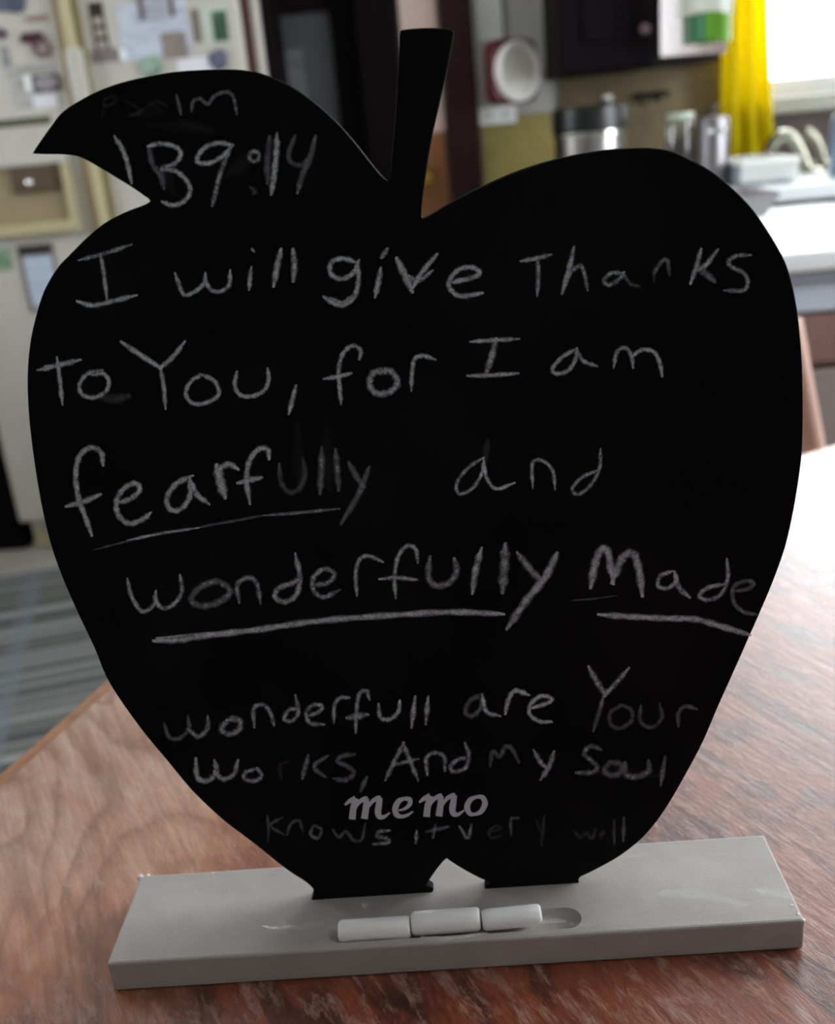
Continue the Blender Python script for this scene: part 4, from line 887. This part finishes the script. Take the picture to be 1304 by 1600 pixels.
obj('clear_film', pouch(b0[0]-.012, b1[0]+.004, zl1, zl1+.16, .02, .008), plain('cloudy_film', (196, 200, 186), .3, .15, 40, trans=.3), bag, True)
obj('hanger', tube(new(), [((b0[0]+b1[0])/2, Yg, zl1+.15), ((b0[0]+b1[0])/2, Yg, 1.9), ((b0[0]+b1[0])/2, Yg+.10, 1.9)], .003, 8, spl=False), m_chrome, bag, True)

# dish rack, faucet, tray
rk0, rk1 = onY(1152, 285, 2.36), onY(1246, 285, 2.36)
rk = thing('dish_rack', 'white ribbed dish rack on the counter under the window', 'dish rack', ((rk0[0]+rk1[0])/2, 2.42, KZ))
zr = onY(1200, 264, 2.36)[2]; zr = max(zr, KZ+.06)
bm = new(); box(bm, rk0[0], rk1[0], 2.34, 2.36, zr-.012, zr, .004); box(bm, rk0[0], rk1[0], 2.60, 2.62, zr-.012, zr, .004); box(bm, rk0[0], rk0[0]+.02, 2.36, 2.60, zr-.012, zr, .004); box(bm, rk1[0]-.02, rk1[0], 2.36, 2.60, zr-.012, zr, .004); obj('rim', bm, m_trimw, rk)
bm = new()
for i in range(22):
    x = rk0[0]+.008+(rk1[0]-rk0[0]-.016)*i/21; box(bm, x-.002, x+.002, 2.345, 2.35, KZ+.01, zr+.004)
obj('ribs', bm, m_trimw, rk)
obj('basin', box(new(), rk0[0]+.004, rk1[0]-.004, 2.355, 2.61, KZ, KZ+.05, .01), plain('grey_blue_tray', (168, 178, 186), .4), rk)
def faucet_like(name, label, cat, pxs, Y, rad, m):
    P = [onY(a, b, Y) for a, b in pxs]; P[-1] = np.array([P[-1][0], P[-1][1], KZ+.013])
    t = thing(name, label, cat, (P[-1][0], Y, KZ)); obj('spout', tube(new(), [tuple(p) for p in P], rad, 18), m, t, True)
    obj('flange', lathe(new(), [(0, 0), (rad*1.9, 0), (rad*1.8, .008), (rad*1.2, .014), (0, .014)], (P[-1][0], Y, KZ)), m, t, True); return t
m_nickel = plain('satin_nickel', (150, 148, 132), .1, .05, metal=1)
faucet_like('sink_faucet', 'arched chrome faucet nearest the yellow curtain', 'faucet', [(1203, 246), (1204, 228), (1218, 213), (1236, 215), (1250, 234), (1262, 262), (1270, 300)], 2.66, .017, m_nickel)
faucet_like('spray_hose', 'shorter arched chrome sprayer behind the faucet', 'faucet', [(1256, 206), (1268, 211), (1279, 226), (1286, 248), (1290, 290)], 2.72, .014, m_nickel)
Yt = 2.30; t0 = onZ(1120, 275, KZ+.05); t1 = onZ(1206, 300, KZ+.05)
# grey shallow tray in front of the rack, on the island
q0, q1, q2 = onZ(1207, 300, KZ+.04), onZ(1100, 262, KZ+.03), onZ(1188, 332, KZ)
tr = thing('serving_tray', 'grey tray with sloping sides on the white counter top', 'tray', ((q0[0]+q1[0])/2, q0[1], KZ))
cx_, cy_ = q0[0]-.17, q0[1]+.04
bm = new(); top_ = [(-.17, -.10), (.17, -.10), (.17, .10), (-.17, .10)]
a = [bm.verts.new((cx_+x*.86, cy_+y*.8, KZ+.0005)) for x, y in top_]; b = [bm.verts.new((cx_+x, cy_+y, KZ+.045)) for x, y in top_]; c_ = [bm.verts.new((cx_+x*.94, cy_+y*.92, KZ+.045)) for x, y in top_]; d_ = [bm.verts.new((cx_+x*.82, cy_+y*.75, KZ+.008)) for x, y in top_]
bm.faces.new(a[::-1])
for i in range(4):
    j = (i+1) % 4
    for l0, l1 in ((a, b), (b, c_), (c_, d_)): bm.faces.new((l0[i], l0[j], l1[j], l1[i]))
bm.faces.new(d_)
bmesh.ops.bevel(bm, geom=bm.edges[:], offset=.004, segments=2, affect='EDGES'); obj('dish', bm, m_greyp, tr, True)

Y5 = 2.42; b5 = onY(1296, 250, Y5); t5 = onY(1300, 165, Y5)
bt = thing('spray_bottle', 'tall bluish grey bottle at the right end of the counter', 'bottle', (b5[0]+.04, Y5, KZ)); hb = t5[2]-KZ
obj('body', lathe(new(), [(0, 0), (.036, 0), (.04, .006), (.04, hb*.75), (.034, hb*.86), (.016, hb*.93), (.016, hb), (0, hb)], (b5[0]+.04, Y5, KZ)), plain('bluish_plastic', (120, 138, 160), .3, .05), bt, True)
obj('cap', lathe(new(), [(0, 0), (.018, 0), (.018, .03), (.012, .036), (0, .036)], (b5[0]+.04, Y5, KZ+hb)), m_trimw, bt, True)
